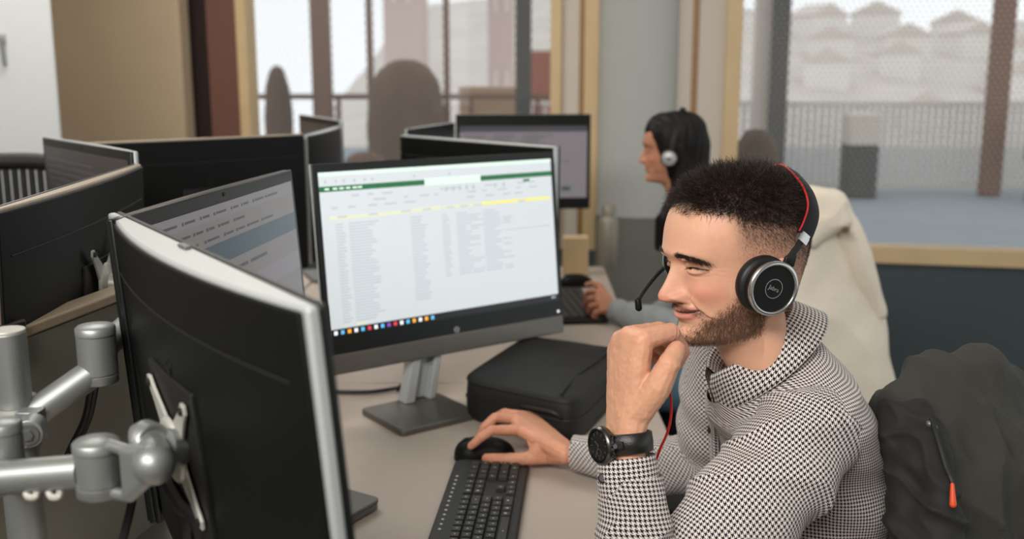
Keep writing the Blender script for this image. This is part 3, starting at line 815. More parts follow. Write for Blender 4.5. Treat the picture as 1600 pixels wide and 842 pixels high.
# ================================================================== THINGS ON THE DESK
# closed laptop peeping out at the right of the front monitor
c0 = PZ(597, 777, ZD+.018); c1 = PZ(542, 762, ZD+.018); c2 = PZ(556, 850, ZD+.018)
ex = (c1-c0).normalized(); ey = (c2-c0); ey = (ey-ex*ey.dot(ex)).normalized()
cen = c0+ex*.12+ey*.17
LM = Matrix(((ex.x, ey.x, 0, cen.x), (ex.y, ey.y, 0, cen.y), (0, 0, 1, ZD), (0, 0, 0, 1)))
t = thing('laptop', 'closed dark grey laptop whose corner sticks out past the front monitor', 'laptop', LM)
bm = B(); prism(bm, rrect(.238, .335, .012), .002, .011); mk('base', bm, m_grey, t, bevel=.0015)
bm = B(); prism(bm, rrect(.24, .337, .012), .0115, .018); mk('lid', bm, m_gun, t, bevel=.0015)
for x in (-.1, .1):
    for y in (-.14, .14):
        bm = B(); cyl(bm, (x, y, 0), (x, y, .003), .006); mk('foot', bm, m_rubber, t)

# keyboard
k0 = PZ(712, 717, ZD+.012); k1 = PZ(824, 739, ZD+.012); k2 = PZ(668, 842, ZD+.012)
ey = (k2-k0).normalized(); ex = (k1-k0); ex = (ex-ey*ex.dot(ey)).normalized()
KW = (k1-k0).dot(ex)
KM = Matrix(((ex.x, ey.x, 0, k0.x), (ex.y, ey.y, 0, k0.y), (0, 0, 1, ZD), (0, 0, 0, 1)))   # x across (0..KW), y along towards the camera
if KM.to_3x3().determinant() < 0:
    pass
KL = .44
t = thing('keyboard', 'long black keyboard beside the mouse hand, pointing at the camera', 'keyboard', Matrix.Translation(KM.translation))
body = rrect(KW, KL, .018, cx=KW/2, cy=KL/2)
bm = B(); prism(bm, body, .001, .013, KM); mk('body', bm, m_rubber, t, world=True, bevel=.003)
m_key = mat('black_keycap', (34, 35, 33), .45)
m_leg = mat('white_key_legend', (205, 205, 200), .5)
R = random.Random(3)
def key(x0, x1, y0, y1, mark=None):
    bm = B(); g = .0009; z1 = .0185
    b = [(x0+g, y0+g), (x1-g, y0+g), (x1-g, y1-g), (x0+g, y1-g)]
    i = .0015
    tp = [(x0+g+i, y0+g+i), (x1-g-i, y0+g+i), (x1-g-i, y1-g-i), (x0+g+i, y1-g-i)]
    A = [bm.verts.new(KM @ Vector((x, y, .0125))) for x, y in b]; C = [bm.verts.new(KM @ Vector((x, y, z1))) for x, y in tp]
    bm.faces.new(A); bm.faces.new(C)
    for k in range(4): bm.faces.new((A[k], A[(k+1) % 4], C[(k+1) % 4], C[k]))
    ko = mk('key', bm, m_key, t, world=True, bevel=.0006, seg=1)
    if mark:
        bm = B(); s = .0016*mark; cx, cy = (x0+x1)/2+R.uniform(-.001, .001), (y0+y1)/2
        box(bm, (cx, cy, z1+.0001), (s*1.5, s, .0002), KM); mk('legend', bm, m_leg, ko, world=True)
x0 = KW*.235; pitch = (KW*.90-x0)/5
y = .020
# number pad (4 keys wide), cursor block, letters - rows run along the keyboard
for r in range(5):
    for c in range(4): key(x0+r*pitch, x0+(r+1)*pitch, y+c*.0185, y+(c+1)*.0185, 1 if (r*3+c) % 2 else None)
y2 = y+4*.0185+.006
for r in range(5):
    for c in range(3):
        if r == 2 or (r == 3 and c != 1): continue
        key(x0+r*pitch, x0+(r+1)*pitch, y2+c*.0185, y2+(c+1)*.0185, 1.8 if (r < 2 and c == 2) else 1)
y3 = y2+3*.0185+.006
for r in range(5):
    yy = y3; first = True
    while yy < KL-.02:
        L = .0185*(1 if not first else (1, 2, 1.5, 1, 2)[r])*(1 if r < 4 or first else 1)
        if r == 4 and 3 < (yy-y3)/.0185 < 6: L = .0185*5.5
        L = min(L, KL-.012-yy)
        key(x0+r*pitch, x0+(r+1)*pitch, yy, yy+L, 1.6 if (r == 4 and yy < y3+.06) else 1); yy += L; first = False
bm = B()
for k in range(13): cyl(bm, KM @ Vector((KW*.10, .078+k*.0165, .0128)), KM @ Vector((KW*.10, .078+k*.0165, .0136)), .0022, n=8)
mk('function_marks', bm, m_leg, t, world=True)

# mouse
def mouse(name, label, c, L, W, H, ang, m):
    M = Matrix.Translation((c.x, c.y, ZD)) @ Matrix.Rotation(ang, 4, 'Z')
    t = thing(name, label, 'mouse', M)
    bm = B(); bmesh.ops.create_uvsphere(bm, u_segments=36, v_segments=20, radius=1)
    for v in bm.verts:
        x, y, z = v.co; sx = math.copysign(abs(x)**.85, x); sy = math.copysign(abs(y)**.85, y)
        wv = 1-.10*math.cos(x*PI)
        v.co = Vector((sx*L/2, sy*W/2*wv, .002+max(0, z)**.8*H*(1-.12*x) if z > 0 else .002))
    b = mk('body', bm, m, t, ang=60)
    bm = B(); pts = [(-L*.46, 0, H*.45), (-L*.36, 0, H*.72), (-L*.2, 0, H*.96), (-.01, 0, H*1.0)]
    cyl(bm, (-L*.28, -.003, H*.80), (-L*.28, .003, H*.80), .010, n=20); mk('wheel', bm, m_rubber, t)
    return t
mc = PZ(757, 707, ZD+.01)
mouse('computer_mouse', "black computer mouse under the man's right hand", mc, .108, .066, .036, .12, m_blk)
mc2 = PZ(901, 447, ZD)
mouse('computer_mouse', "small black computer mouse beside the woman's hand", mc2, .11, .065, .038, .2, m_blk)

# soft laptop bag
fl = PZ(718, 655, ZD); fr = PZ(900, 700, ZD); bl_ = PZ(822, 578, ZD); br = PZ(985, 606, ZD)
m_bag = mat('black_nylon', (15, 15, 14), .62, var=.15, scale=60, bump=.3, bscale=1200)
cen = (fl+fr+bl_+br)/4
t = thing('laptop_bag', 'soft black laptop bag lying on the desk beside the monitor stand', 'bag', Vector((cen.x, cen.y, ZD)))
bm = B(); N = 40
ctr = [fl, fr, br, bl_]
def bagpt(u, v, z):
    a = fl.lerp(fr, u); b = bl_.lerp(br, u); p = a.lerp(b, v); p.z = ZD+z; return p
rows = []
prof = [(0.0, .004), (.012, .0), (.03, 0)]
def ring(inset, z, sq):
    r = []
    for k in range(4*N):
        s = k/(4*N)*2*PI; cx, sx = math.cos(s), math.sin(s)
        e = .28
        u = .5+.5*(1-inset)*math.copysign(abs(cx)**e, cx); v = .5+.5*(1-inset)*math.copysign(abs(sx)**e, sx)
        hh = z
        p = bagpt(u, v, hh)
        nz_ = noise.noise(Vector((p.x*14, p.y*14, z*8)))*.006*sq
        p.z += nz_; r.append(bm.verts.new(p))
    return r
H = .088
lev = [(.04, .001, 0), (.0, .008, 0), (-.012, .03, .3), (-.01, .058, .5), (.0, H-.012, .8), (.02, H-.004, 1), (.06, H-.001, 1), (.16, H+.004, 1), (.32, H+.007, 1), (.5, H+.009, 1), (.7, H+.010, 1), (.88, H+.010, 1)]
rg = [ring(*l) for l in lev]
for A, C in zip(rg, rg[1:]):
    for k in range(4*N): bm.faces.new((A[k], A[(k+1) % (4*N)], C[(k+1) % (4*N)], C[k]))
bm.faces.new(rg[0][::-1]); bm.faces.new(rg[-1])
body = mk('body', bm, m_bag, t, world=True, ang=60)
# zip seam round the side, piping, front pocket line
bm = B()
def loop(inset, z):
    o = []
    for k in range(80):
        s = k/80*2*PI; cx, sx = math.cos(s), math.sin(s); e = .28
        o.append(bagpt(.5+.5*(1-inset)*math.copysign(abs(cx)**e, cx), .5+.5*(1-inset)*math.copysign(abs(sx)**e, sx), z))
    return o
tube(bm, loop(-.016, .045), .0018, 6, closed=True); mk('zip', bm, m_blk2, t, world=True)
bm = B(); tube(bm, loop(.0, H-.009), .0022, 6, closed=True); mk('piping', bm, m_blk2, t, world=True)
bm = B(); tube(bm, catmull([bagpt(.86, .02, H+.004), bagpt(.84, .3, H+.008), bagpt(.87, .6, H+.009), bagpt(.85, .97, H+.003)], 8), .0022, 6); mk('pocket_seam', bm, m_blk2, t, world=True)
bm = B(); tube(bm, catmull([bagpt(.55, -.012, .052), bagpt(.6, -.03, .06), bagpt(.82, -.03, .062), bagpt(.88, -.012, .052)], 8), .004, 8); mk('handle', bm, m_blk2, t, world=True)

# steel bottle on the woman's desk
bc = PZ(949, 415, ZD)
m_bot = mat('grey_beige_bottle', (138, 132, 118), .45, .2)
t = thing('water_bottle', "grey steel water bottle standing on the woman's desk", 'bottle', Vector((bc.x, bc.y, ZD)))
k = bc.y/math.cos(PITCH)/FPX*1.0
bh = P(949, 318, (CAMZ-ZD)/((415-421)/FPX*math.cos(PITCH)+math.sin(PITCH))).z-ZD
bm = B(); r = .036; lathe(bm, [(0, 0), (r*.95, 0), (r, .006), (r, bh*.72), (r*.85, bh*.78), (r*.62, bh*.82), (r*.6, bh*.84), (0, bh*.84)]); mk('body', bm, m_bot, t)
bm = B(); lathe(bm, [(0, bh*.84), (r*.66, bh*.84), (r*.68, bh*.98), (r*.6, bh), (0, bh)]); mk('cap', bm, m_bot, t)
# her keyboard, partly hidden
kb = PZ(893, 480, ZD)
KM2 = Matrix.Translation((kb.x, kb.y, ZD)) @ Matrix.Rotation(.12, 4, 'Z')
t = thing('keyboard', "dark keyboard on the woman's desk, mostly behind the screens", 'keyboard', KM2)
bm = B(); prism(bm, rrect(.13, .42, .012), .001, .014); mk('body', bm, m_rubber, t, bevel=.002)
for r in range(5):
    bm = B(); box(bm, (-.045+.0225*r, 0, .016), (.019, .39, .006)); mk('key_row', bm, m_key, t, bevel=.001)
# low wooden shelf end behind the bottle
bm = B(); box(bm, (0, 0, 0), (.085, .06, .13)); o = mk('box_file', bm, m_wood, bevel=.003); q = PZ(895, 372, ZD+.10); 
o.location = (q.x+.0, 3.36, ZD+.0655); tag(o, "pale wooden box file at the back of the woman's desk", 'box file')
# ================================================================== HEADS
def interp_tab(tab, z):
    zs = np.array([r[0] for r in tab])[::-1]; out = []
    # smooth (Hermite) interpolation of each column over z
    for c in range(1, len(tab[0])):
        v = np.array([r[c] for r in tab], dtype=float)[::-1]
        dz = np.diff(zs); dv = np.diff(v)/dz
        mt = np.zeros_like(v); mt[1:-1] = np.where(dv[:-1]*dv[1:] > 0, 2*dv[:-1]*dv[1:]/(dv[:-1]+dv[1:]+1e-12), 0)*1.0
        mt[0] = dv[0]; mt[-1] = dv[-1]
        k = np.clip(np.searchsorted(zs, z)-1, 0, len(zs)-2); h = dz[k]; t = np.clip((z-zs[k])/h, 0, 1)
        out.append((2*t**3-3*t**2+1)*v[k]+(t**3-2*t**2+t)*h*mt[k]+(-2*t**3+3*t**2)*v[k+1]+(t**3-t**2)*h*mt[k+1])
    return out
#      z    front  back  halfwidth  exponent
HEADTAB = [
 (139.0,   0, -20,  8, 2.0), (138.3,  16, -36, 24, 2.0), (136, 28, -48, 36, 2.0), (130.5, 47, -64, 50, 2.05), (121, 66, -79, 61, 2.1), (107, 84, -90, 69, 2.15), (88, 98, -96, 74, 2.2),
 (66, 104.5, -98, 75.5, 2.3), (48, 106.5, -97, 75, 2.35), (30, 101, -94, 73, 2.35), (12, 96.5, -88, 71, 2.3), (-4, 94.5, -82, 69.5, 2.25), (-20, 93, -76, 67.5, 2.2), (-36, 92, -71, 65, 2.15),
 (-50, 91.5, -67, 62, 2.1), (-62, 93, -65, 57.5, 2.05), (-70, 91, -64, 53, 2.0), (-76, 84, -63, 50, 2.0), (-81, 70, -62.5, 49, 2.0), (-86, 54, -62, 49.5, 2.0), (-94, 42, -62, 51, 2.0), (-110, 33, -64, 54, 2.0), (-135, 26, -68, 58, 2.0), (-165, 20, -72, 64, 2.0)]
def g(x, s): return np.exp(-(x/s)**2)
def head_mesh(female=False):
    """grid head in millimetres: x forward, y to the person's left, z up, origin between the ears. Returns verts, faces, masks"""
    zt, zb = 138.95, -165
    nz = 290; nt = 460
    # even steps down the face, tighter over the crown
    t = np.linspace(0, 1, nz); z = zt+(zb-zt)*t
    z = np.concatenate([138.95-np.array([0, .05, .15, .3, .5, .8, 1.1, 1.5, 2, 2.6]), z[z < 136.1]]); nz = len(z)
    xf, xb, W, ex = interp_tab(HEADTAB, z)
    xb = np.where(z > -60, xb*.84, xb*(.84+.16*np.clip((-60-z)/60, 0, 1)))
    if female: W = W*.95
    # angle sampling: denser at the face
    u = np.linspace(0, 2*PI, nt, endpoint=False); th = u-.42*np.sin(u)*1.0     # th=0 front
    th = u-.38*np.sin(u)
    Z = z[:, None]+0*th[None]; TH = th[None]+0*Z
    cx = (-5+0*z)*sm(-90, -60, z)+(1-sm(-90, -60, z))*((xf+xb)/2)
    cx = np.minimum(np.maximum(cx, xb+8), xf-2)[:, None]
    c, s = np.cos(TH), np.sin(TH); e = ex[:, None]
    # superellipse with different front and back half axes
    rx = np.where(c > 0, xf[:, None]-cx, cx-xb[:, None]); ry = W[:, None]
    # face narrows towards the mouth and chin
    nfw = np.where(c > 0, 2.0+(.25*sm(0, 60, Z))-.32*sm(-20, -62, Z)*(1-sm(-78, -90, Z)), e)
    k = (np.abs(c)**nfw+np.abs(s)**nfw)**(-1/nfw)
    X = cx+rx*c*k; Y = ry*s*k
    # temple hollow and cheekbone
    side = np.abs(s)
    Y = Y*(1-.045*g(Z-42, 22)*g(X-62, 26)+.025*g(Z-0, 16)*g(X-55, 26))
    # jaw line: tuck in behind the jaw
    sh = sm(-18, -60, Z)*(1-sm(-92, -120, Z))
    Zo = Z.copy()
    ay = np.abs(Y); fr = sm(38, 62, X)
    D = np.zeros_like(X)
    # brow ridge
    D += (3.2 if not female else 1.2)*g(Zo-(44-.005*(ay-22)**2), 6)*g(ay-22, 17)
    D += 1.5*g(Zo-46, 8)*g(Y, 12)
    # eye sockets and lids
    D += -9.5*g(Zo-32, 8.5)*g(ay-31, 14)
    D += -3.5*g(Zo-31, 8)*g(ay-15, 6)
    dy = (ay-33); dz = (Zo-32)
    ball = np.sqrt(np.clip(1-(dy/15.5)**2-(dz/11.5)**2, 0, 1)); D += 8.2*ball
    lash = 29.3-.010*(dy+1)**2*np.sign(1)+.02*dy
    D += -2.2*g(Zo-lash, 1.2)*sm(15.5, 12, np.abs(dy))
    fold = 37.6-.022*(dy-1)**2
    D += -1.6*g(Zo-fold, 1.3)*sm(17, 12, np.abs(dy))
    D += 1.2*g(Zo-(fold+3.2), 2.2)*g(dy-2, 12)
    # bag under the smiling eye and crow's feet
    D += 1.6*g(Zo-(21.5+.012*dy**2), 3.2)*g(dy, 12)
    D += -.8*g(Zo-(17.8+.012*dy**2), 1.5)*g(dy, 12)
    for zz, sl in ((30, .10), (26, -.18), (21, -.5)):
        D += -.55*g(Zo-(zz+sl*(ay-50)), .9)*g(ay-54, 5)
    # cheek lifted by the smile
    D += 6.5*g(Zo+4, 13)*g(ay-40, 14)
    # nasolabial fold: from the wing of the nose down to beyond the mouth corner
    tt = np.clip((-10-Zo)/30, 0, 1); yn = 19+14*tt+4*tt*tt
    D += -3.3*np.exp(-((ay-yn)/2.8)**2)*sm(-6, -14, Zo)*sm(-46, -36, Zo)
    D += 1.8*np.exp(-((ay-yn-6)/5)**2)*sm(-6, -14, Zo)*sm(-48, -34, Zo)
    # nose
    pz = np.array([40, 34, 29, 24, 14, 4, -3, -8, -12, -15, -17.5, -19.5, -22, -26]); pv = np.array([0, .8, 2.5, 5.5, 13, 20.5, 26.5, 29.2, 28.8, 26.5, 20, 9, 2.5, 0.])
    if female: pv = pv*.78
    pw = np.array([10, 8.5, 8.5, 9, 10, 11.5, 13.5, 15.5, 16, 15.5, 14.5, 13, 11, 10.])
    o = np.argsort(pz); NP = np.interp(Zo, pz[o], pv[o]); NWD = np.interp(Zo, pz[o], pw[o])
    kz = np.ones(9)/9
    NP = np.interp(Zo, z[::-1], np.convolve(np.pad(np.interp(z, pz[o], pv[o]), 1, 'edge'), np.ones(3)/3, 'valid')[::-1])
    NS = np.exp(-np.abs(Y/(NWD*.80))**2.3)
    D += NP*NS
    D += 9.8*g(ay-15, 5.0)*g(Zo+11, 6.0)*sm(-20.5, -17, Zo)           # wings
    D += -3.0*g(ay-21, 2.4)*g(Zo+9.5, 7)                                # crease behind the wings
    D += -6*g(ay-7.5, 3.4)*g(Zo+18.8, 2.0)                                # nostrils
    # mouth
    zm = -33.0+5.0*(ay/27)**2; tp = np.clip(1-(ay/29)**2, 0, 1)
    D += 3.0*g(Zo-(zm+9), 9)*g(Y, 26)                                     # muzzle
    D += 4.6*np.exp(-((Zo-zm-3.6)/3.3)**2)*tp**.7
    D += -.9*g(Y, 2.4)*g(Zo-(zm+9), 4.5)
    D += 6.0*np.exp(-((Zo-zm+5.8)/4.6)**2)*np.clip(1-(ay/25)**2, 0, 1)**.7
    D += -5.5*np.exp(-((Zo-zm)/1.35)**2)*sm(30, 26, ay)
    D += -2.0*g(ay-31, 3.5)*g(Zo+31, 4)
    D += -3.2*g(Zo+49, 5)*g(Y, 15)
    D += (5.0 if not female else 3.0)*g(Zo+64, 8.5)*g(Y, 17)
    X = X+D*fr
    # jaw slopes up to the ear; head carried on the neck
    Zs = Z+sh*np.clip(88-X, 0, 150)*.24
    Zs = Zs-0*X
    # neck leans back below the jaw
    nk = sm(-80, -165, Z); X = X-nk*26
    V = np.stack([X, Y, Zs], -1).reshape(-1, 3)
    idx = np.arange(nz*nt).reshape(nz, nt)
    a = idx[:-1]; b = idx[1:]
    F = np.stack([a, b, np.roll(b, -1, 1), np.roll(a, -1, 1)], -1).reshape(-1, 4)
    par = dict(X=X.ravel(), Y=Y.ravel(), Z=Zs.ravel(), Zo=Zo.ravel(), zm=zm.ravel(), lash=lash.ravel(), fold=fold.ravel(), dy=dy.ravel(), tp=tp.ravel(), fr=fr.ravel(), NS=(NS*NP).ravel())
    return V, F, par
def vnoise(V, s, seed=0.):
    return np.array([noise.noise(Vector((p[0]*s+seed, p[1]*s, p[2]*s))) for p in V])
def hair_mask(x, y, z):
    """1 where the hair is full, and the faded zone's density; from local mm coordinates of the scalp"""
    ay = np.abs(y)
    line = 107-7*sm(8, 45, ay)
    w = sm(38, 52, x)
    lim = (line-np.clip(92-x, 0, 60)*.16)*w+(1-w)*(84-.16*np.clip(44-x, 0, 140))
    full = sm(-7, 7, z-lim)
    lo = np.where(x > -10, 26-.40*np.clip(45-x, 0, 60), 26-.40*55-.9*(-10-x))
    lo = np.maximum(lo, -45)
    fade = np.clip((z-lo)/np.maximum(lim-lo, 4), 0, 1)**1.1*sm(62, 40, x)
    return full, np.clip(fade, 0, 1)
def beard_mask(x, y, z, zo):
    ay = np.abs(y)
    up = np.interp(x, [5, 22, 35, 50, 62, 74, 84, 92, 100], [34, 22, 6, -12, -26, -40, -51, -57, -60])
    b = sm(10, -17, z-up)*sm(-8, 8, x-2)
    low = np.interp(x, [0, 40, 90], [-62, -80, -84]); b = b*sm(-6, 6, zo+84)
    must = np.exp(-((z-(-24.5-.009*ay**2))/3.6)**2)*sm(36, 28, ay)*sm(58, 72, x)
    gcol = np.exp(-((ay-34)/5)**2)*np.exp(-((z+42)/9)**2)*(x > 60)*.8
    soul = np.exp(-(y/6)**2)*np.exp(-((z+50)/4)**2)*(x > 70)*.7
    return np.clip(b, 0, 1), np.clip(must, 0, 1), np.clip(gcol+soul, 0, 1)
def head_colors(V, par, male=True, skin=(216, 166, 138), hairc=(30, 22, 17)):
    X, Y, Z, Zo = par['X'], par['Y'], par['Z'], par['Zo']
    lin = lambda c: np.array(srgb(c)[:3])
    C = np.tile(lin(skin), (len(X), 1)); n1 = vnoise(V, .03)[:, None]; n2 = vnoise(V, .16, 9)[:, None]
    C = C*(1+.06*n1+.035*n2)
    ay = np.abs(Y)
    def mixc(m, c, C):
        m = np.clip(m, 0, 1)[:, None]; return C*(1-m)+lin(c)*m
    red = (206, 128, 106) if male else (190, 120, 96)
    C = mixc(.62*np.clip(g(ay-42, 16)*g(Z+2, 14)+g(Y, 14)*g(Z+8, 11), 0, 1)*(X > 55), red, C)
    C = mixc(.35*g(ay-24, 8)*g(Z-18, 7)*(X > 60), (180, 120, 108), C)
    lip = (np.abs(Z-par['zm']-.2) < 30)*0
    zmm = par['zm']; up = sm(7.2, 5.6, Zo-zmm)*sm(-11.0, -8.8, Zo-zmm)*sm(27.5, 24, ay)*par['fr']
    C = mixc(.75*up, (196, 118, 108), C)
    C = mixc(.9*np.exp(-((Zo-zmm)/1.0)**2)*sm(30, 26, ay)*par['fr'], (84, 40, 36), C)
    if male:
        C = mixc(.9*np.exp(-((Zo-zmm-.5)/1.5)**2)*sm(20, 15, ay)*sm(.3, 1.0, Zo-zmm+.6)*par['fr'], (214, 200, 190), C)
    C = mixc(.85*g(ay-7.5, 3.0)*g(Zo+18.9, 1.8)*par['fr'], (70, 34, 28), C)
    C = mixc(.9*np.exp(-((Zo-par['lash'])/.9)**2)*sm(14.5, 12, np.abs(par['dy']))*par['fr'], (46, 28, 24), C)
    C = mixc(.4*np.exp(-((Zo-par['fold'])/1.1)**2)*sm(16, 12, np.abs(par['dy']))*par['fr'], (168, 108, 92), C)
    bow = 45.0-.013*(ay-23)**2*(ay > 23)-.006*(ay-23)**2*(ay <= 23)
    br = np.exp(-((Zo-bow)/3.2)**2)*sm(10, 15, ay)*sm(54, 47, ay)*par['fr']
    C = mixc((.55 if male else .8)*br, (74, 50, 38), C)
    if male:
        full, fade = hair_mask(X, Y, Z)
        C = mixc(.92*full, hairc, C); C = mixc(.66*fade*(1-full), (104, 80, 66), C)
        b, mu, gc = beard_mask(X, Y, Z, Zo)
        nn = vnoise(V, .5, 3)
        C = mixc(np.clip(b*(.40+.4*nn), 0, .75), (108, 78, 60), C); C = mixc(.70*mu, (92, 62, 50), C); C = mixc(.35*gc, (100, 68, 54), C)
        C = mixc(.25*sm(-84, -92, Zo)*sm(-112, -98, Zo)*(X > 0), (120, 90, 76), C)
    return C
def color_attr(me, C):
    a = me.color_attributes.new('Col', 'FLOAT_COLOR', 'POINT')
    arr = np.ones((len(me.vertices), 4), dtype=np.float32); arr[:, :3] = C; a.data.foreach_set('color', arr.ravel())
def skin_mat(name, sss=.12, rough=.48, bump=.25):
    m = bpy.data.materials.new(name); m.use_nodes = True; nt = m.node_tree; b = nt.nodes['Principled BSDF']
    at = nt.nodes.new('ShaderNodeAttribute'); at.attribute_name = 'Col'
    tc = nt.nodes.new('ShaderNodeTexCoord'); n = nt.nodes.new('ShaderNodeTexNoise'); n.inputs['Scale'].default_value = 900; n.inputs['Detail'].default_value = 3
    nt.links.new(tc.outputs['Object'], n.inputs['Vector'])
    nt.links.new(at.outputs['Color'], b.inputs['Base Color'])
    bp = nt.nodes.new('ShaderNodeBump'); bp.inputs['Strength'].default_value = bump; bp.inputs['Distance'].default_value = .0006
    nt.links.new(n.outputs['Fac'], bp.inputs['Height']); nt.links.new(bp.outputs['Normal'], b.inputs['Normal'])
    b.inputs['Roughness'].default_value = rough; b.inputs['Subsurface Weight'].default_value = sss
    b.inputs['Subsurface Radius'].default_value = (1, .35, .2); b.inputs['Subsurface Scale'].default_value = .006
    b.inputs['Specular IOR Level'].default_value = .4
    return m
def strands(name, roots, dirs, lens, m, parent, M, r0=.00028, segs=3, curl=.0, droop=0., seed=1, bend=None):
    """short hairs as tapering three-sided prisms, one mesh"""
    R = np.random.RandomState(seed); n = len(roots)
    d = dirs/np.linalg.norm(dirs, axis=1, keepdims=True)
    a = np.cross(d, R.normal(size=(n, 3))); a /= np.linalg.norm(a, axis=1, keepdims=True)
    side = a.copy(); P_ = roots.copy(); V = []; ph = R.uniform(0, 6.28, n)
    for k in range(segs+1):
        f = k/segs; r = r0*(1-.75*f)
        b = np.cross(d, a)
        for q in range(3):
            t = 2*PI*q/3; V.append(P_+(a*math.cos(t)+b*math.sin(t))*r)
        if k < segs:
            if curl: d = d+curl*(side*np.sin(ph+2.4*k)[:, None]+np.cross(d, side)*np.cos(ph+2.4*k)[:, None])
            if bend is not None: d = d+bend
            d = d+np.array([0, 0, -droop]); d /= np.linalg.norm(d, axis=1, keepdims=True)
            P_ = P_+d*(lens/segs)[:, None]
            a = a-d*np.sum(a*d, 1, keepdims=True); a /= np.linalg.norm(a, axis=1, keepdims=True)
    V = np.stack(V, 0).reshape(segs+1, 3, n, 3).transpose(2, 0, 1, 3).reshape(-1, 3)
    base = np.arange(n)[:, None]*(3*(segs+1)); F = []
    for k in range(segs):
        for q in range(3):
            q2 = (q+1) % 3; F.append(np.stack([base[:, 0]+3*k+q, base[:, 0]+3*k+q2, base[:, 0]+3*k+3+q2, base[:, 0]+3*k+3+q], -1))
    F = np.concatenate(F, 0)
    me = mesh_np(name, V, F); return raw(name, me, m, parent)
# ================================================================== THE MAN
def orient(f, down=0., roll=0.):
    """matrix with x=forward (horizontal f), y=left, z=up; then pitched down and rolled"""
    f = Vector((f[0], f[1], 0)).normalized(); l = Vector((-f.y, f.x, 0)); u = Vector((0, 0, 1))
    M = Matrix(((f.x, l.x, u.x), (f.y, l.y, u.y), (f.z, l.z, u.z))).to_4x4()
    return M @ Matrix.Rotation(down, 4, 'Y') @ Matrix.Rotation(roll, 4, 'X')
YAW = math.radians(20)
HM = Matrix.Translation(P(1160, 434, 1.27)) @ orient((-math.cos(YAW), -math.sin(YAW)), math.radians(3)) @ Matrix.Scale(.00097, 4)
man = thing('person', 'man in a houndstooth shirt with a headset, smiling with his chin on his hand', 'person', Vector((.45, 1.40, 0)))
manI = Matrix(rootM(man)).inverted()
HV, HF, HP_ = head_mesh()
HC = head_colors(HV, HP_, True)
m_skin = skin_mat('skin')
def xf(M, V): 
    A = np.array(M); return V @ A[:3, :3].T+A[:3, 3]
headW = xf(HM, HV)
# normals of the head grid for the hair
def grid_normals(V, F):
    n = np.cross(V[F[:, 2]]-V[F[:, 0]], V[F[:, 3]]-V[F[:, 1]]); N_ = np.zeros_like(V)
    for k in range(4): np.add.at(N_, F[:, k], n)
    return N_/(np.linalg.norm(N_, axis=1, keepdims=True)+1e-12)
HN = grid_normals(HV, HF)
cen = np.array([0, 0, 20.]); 
if np.mean(np.sum(HN*(HV-cen), 1)) < 0: HN = -HN
def scatter(V, F, N_, w, n, seed):
    """n random points on the quads with weight w per vertex -> pos, normal, face index"""
    R = np.random.RandomState(seed)
    A = np.linalg.norm(np.cross(V[F[:, 2]]-V[F[:, 0]], V[F[:, 3]]-V[F[:, 1]]), axis=1)/2
    p = A*w[F].mean(1); p /= p.sum(); f = R.choice(len(F), n, p=p); a, b = R.rand(n, 1), R.rand(n, 1)
    q = F[f]; pos = (V[q[:, 0]]*(1-a)+V[q[:, 1]]*a)*(1-b)+(V[q[:, 3]]*(1-a)+V[q[:, 2]]*a)*b
    nn = N_[q].mean(1); return pos, nn/(np.linalg.norm(nn, axis=1, keepdims=True)+1e-9), q[:, 0]
# ears
def ear_mesh(side):
    bm = B()
    pts = []
    for k in range(17):
        t = -1.9+4.6*k/16
        pts.append(Vector((-6-15*math.cos(t)*(.9 if math.sin(t) > 0 else .6)+.0, side*(74+6*math.sin(.5+t)*0+5), 8+28*math.sin(t)*(1 if math.sin(t) > 0 else .95))))
    tube(bm, pts, [4.2-1.2*abs(k/16-.5) for k in range(17)], 10)
    hull(bm, [(Vector((-2, side*70, 22)), 5), (Vector((-14, side*74, 20)), 5), (Vector((-10, side*72, -2)), 5), (Vector((-2, side*70, -12)), 6)], 5)
    hull(bm, [(Vector((-3, side*72, -16)), 5), (Vector((-8, side*74, -10)), 5)], 5)
    return remesh(bm, 1.3, 5)
mes = []
me = mesh_np('head', headW, HF); color_attr(me, HC); mes.append(me)
def flat_col(me, c, lo=None, fn=None):
    n = len(me.vertices); V = np.zeros(n*3, dtype=np.float32); me.vertices.foreach_get('co', V); V = V.reshape(-1, 3)
    C = np.tile(np.array(srgb(c)[:3]), (n, 1)); C = C*(1+.07*vnoise(V, 40)[:, None]+.04*vnoise(V, 160, 5)[:, None])
    if fn is not None: C = fn(V, C)
    color_attr(me, C)
for s in (1, -1):
    e = ear_mesh(s); e.transform(HM); flat_col(e, (214, 158, 136)); mes.append(e)
# ---- raised left hand. Joints by where they are: photo column, row and depth
SK_H = (210, 158, 128)
wr = P(976, 690, 1.135)
LH = dict(
 index=[P(1004, 531, 1.110), P(1047, 519, 1.130), P(1064, 545, 1.165), P(1052, 570, 1.18)],
 middle=[P(985, 526, 1.130), P(1030, 517, 1.165), P(1066, 549, 1.19), P(1052, 572, 1.20)],
 ring=[P(970, 533, 1.152), P(1012, 524, 1.187), P(1060, 562, 1.205), P(1044, 580, 1.21)],
 pinky=[P(963, 549, 1.172), P(1000, 544, 1.207), P(1050, 576, 1.215), P(1036, 592, 1.21)])
LR = dict(index=(.0130, .0112, .0098, .0086), middle=(.0130, .0112, .0098, .0086), ring=(.012, .0105, .0092, .0082), pinky=(.011, .0092, .0080, .0072))
thumb = [P(994, 648, 1.120), P(1028, 604, 1.100), P(1045, 570, 1.092), P(1057, 547, 1.108)]
thr = (.017, .0155, .0128, .0105)
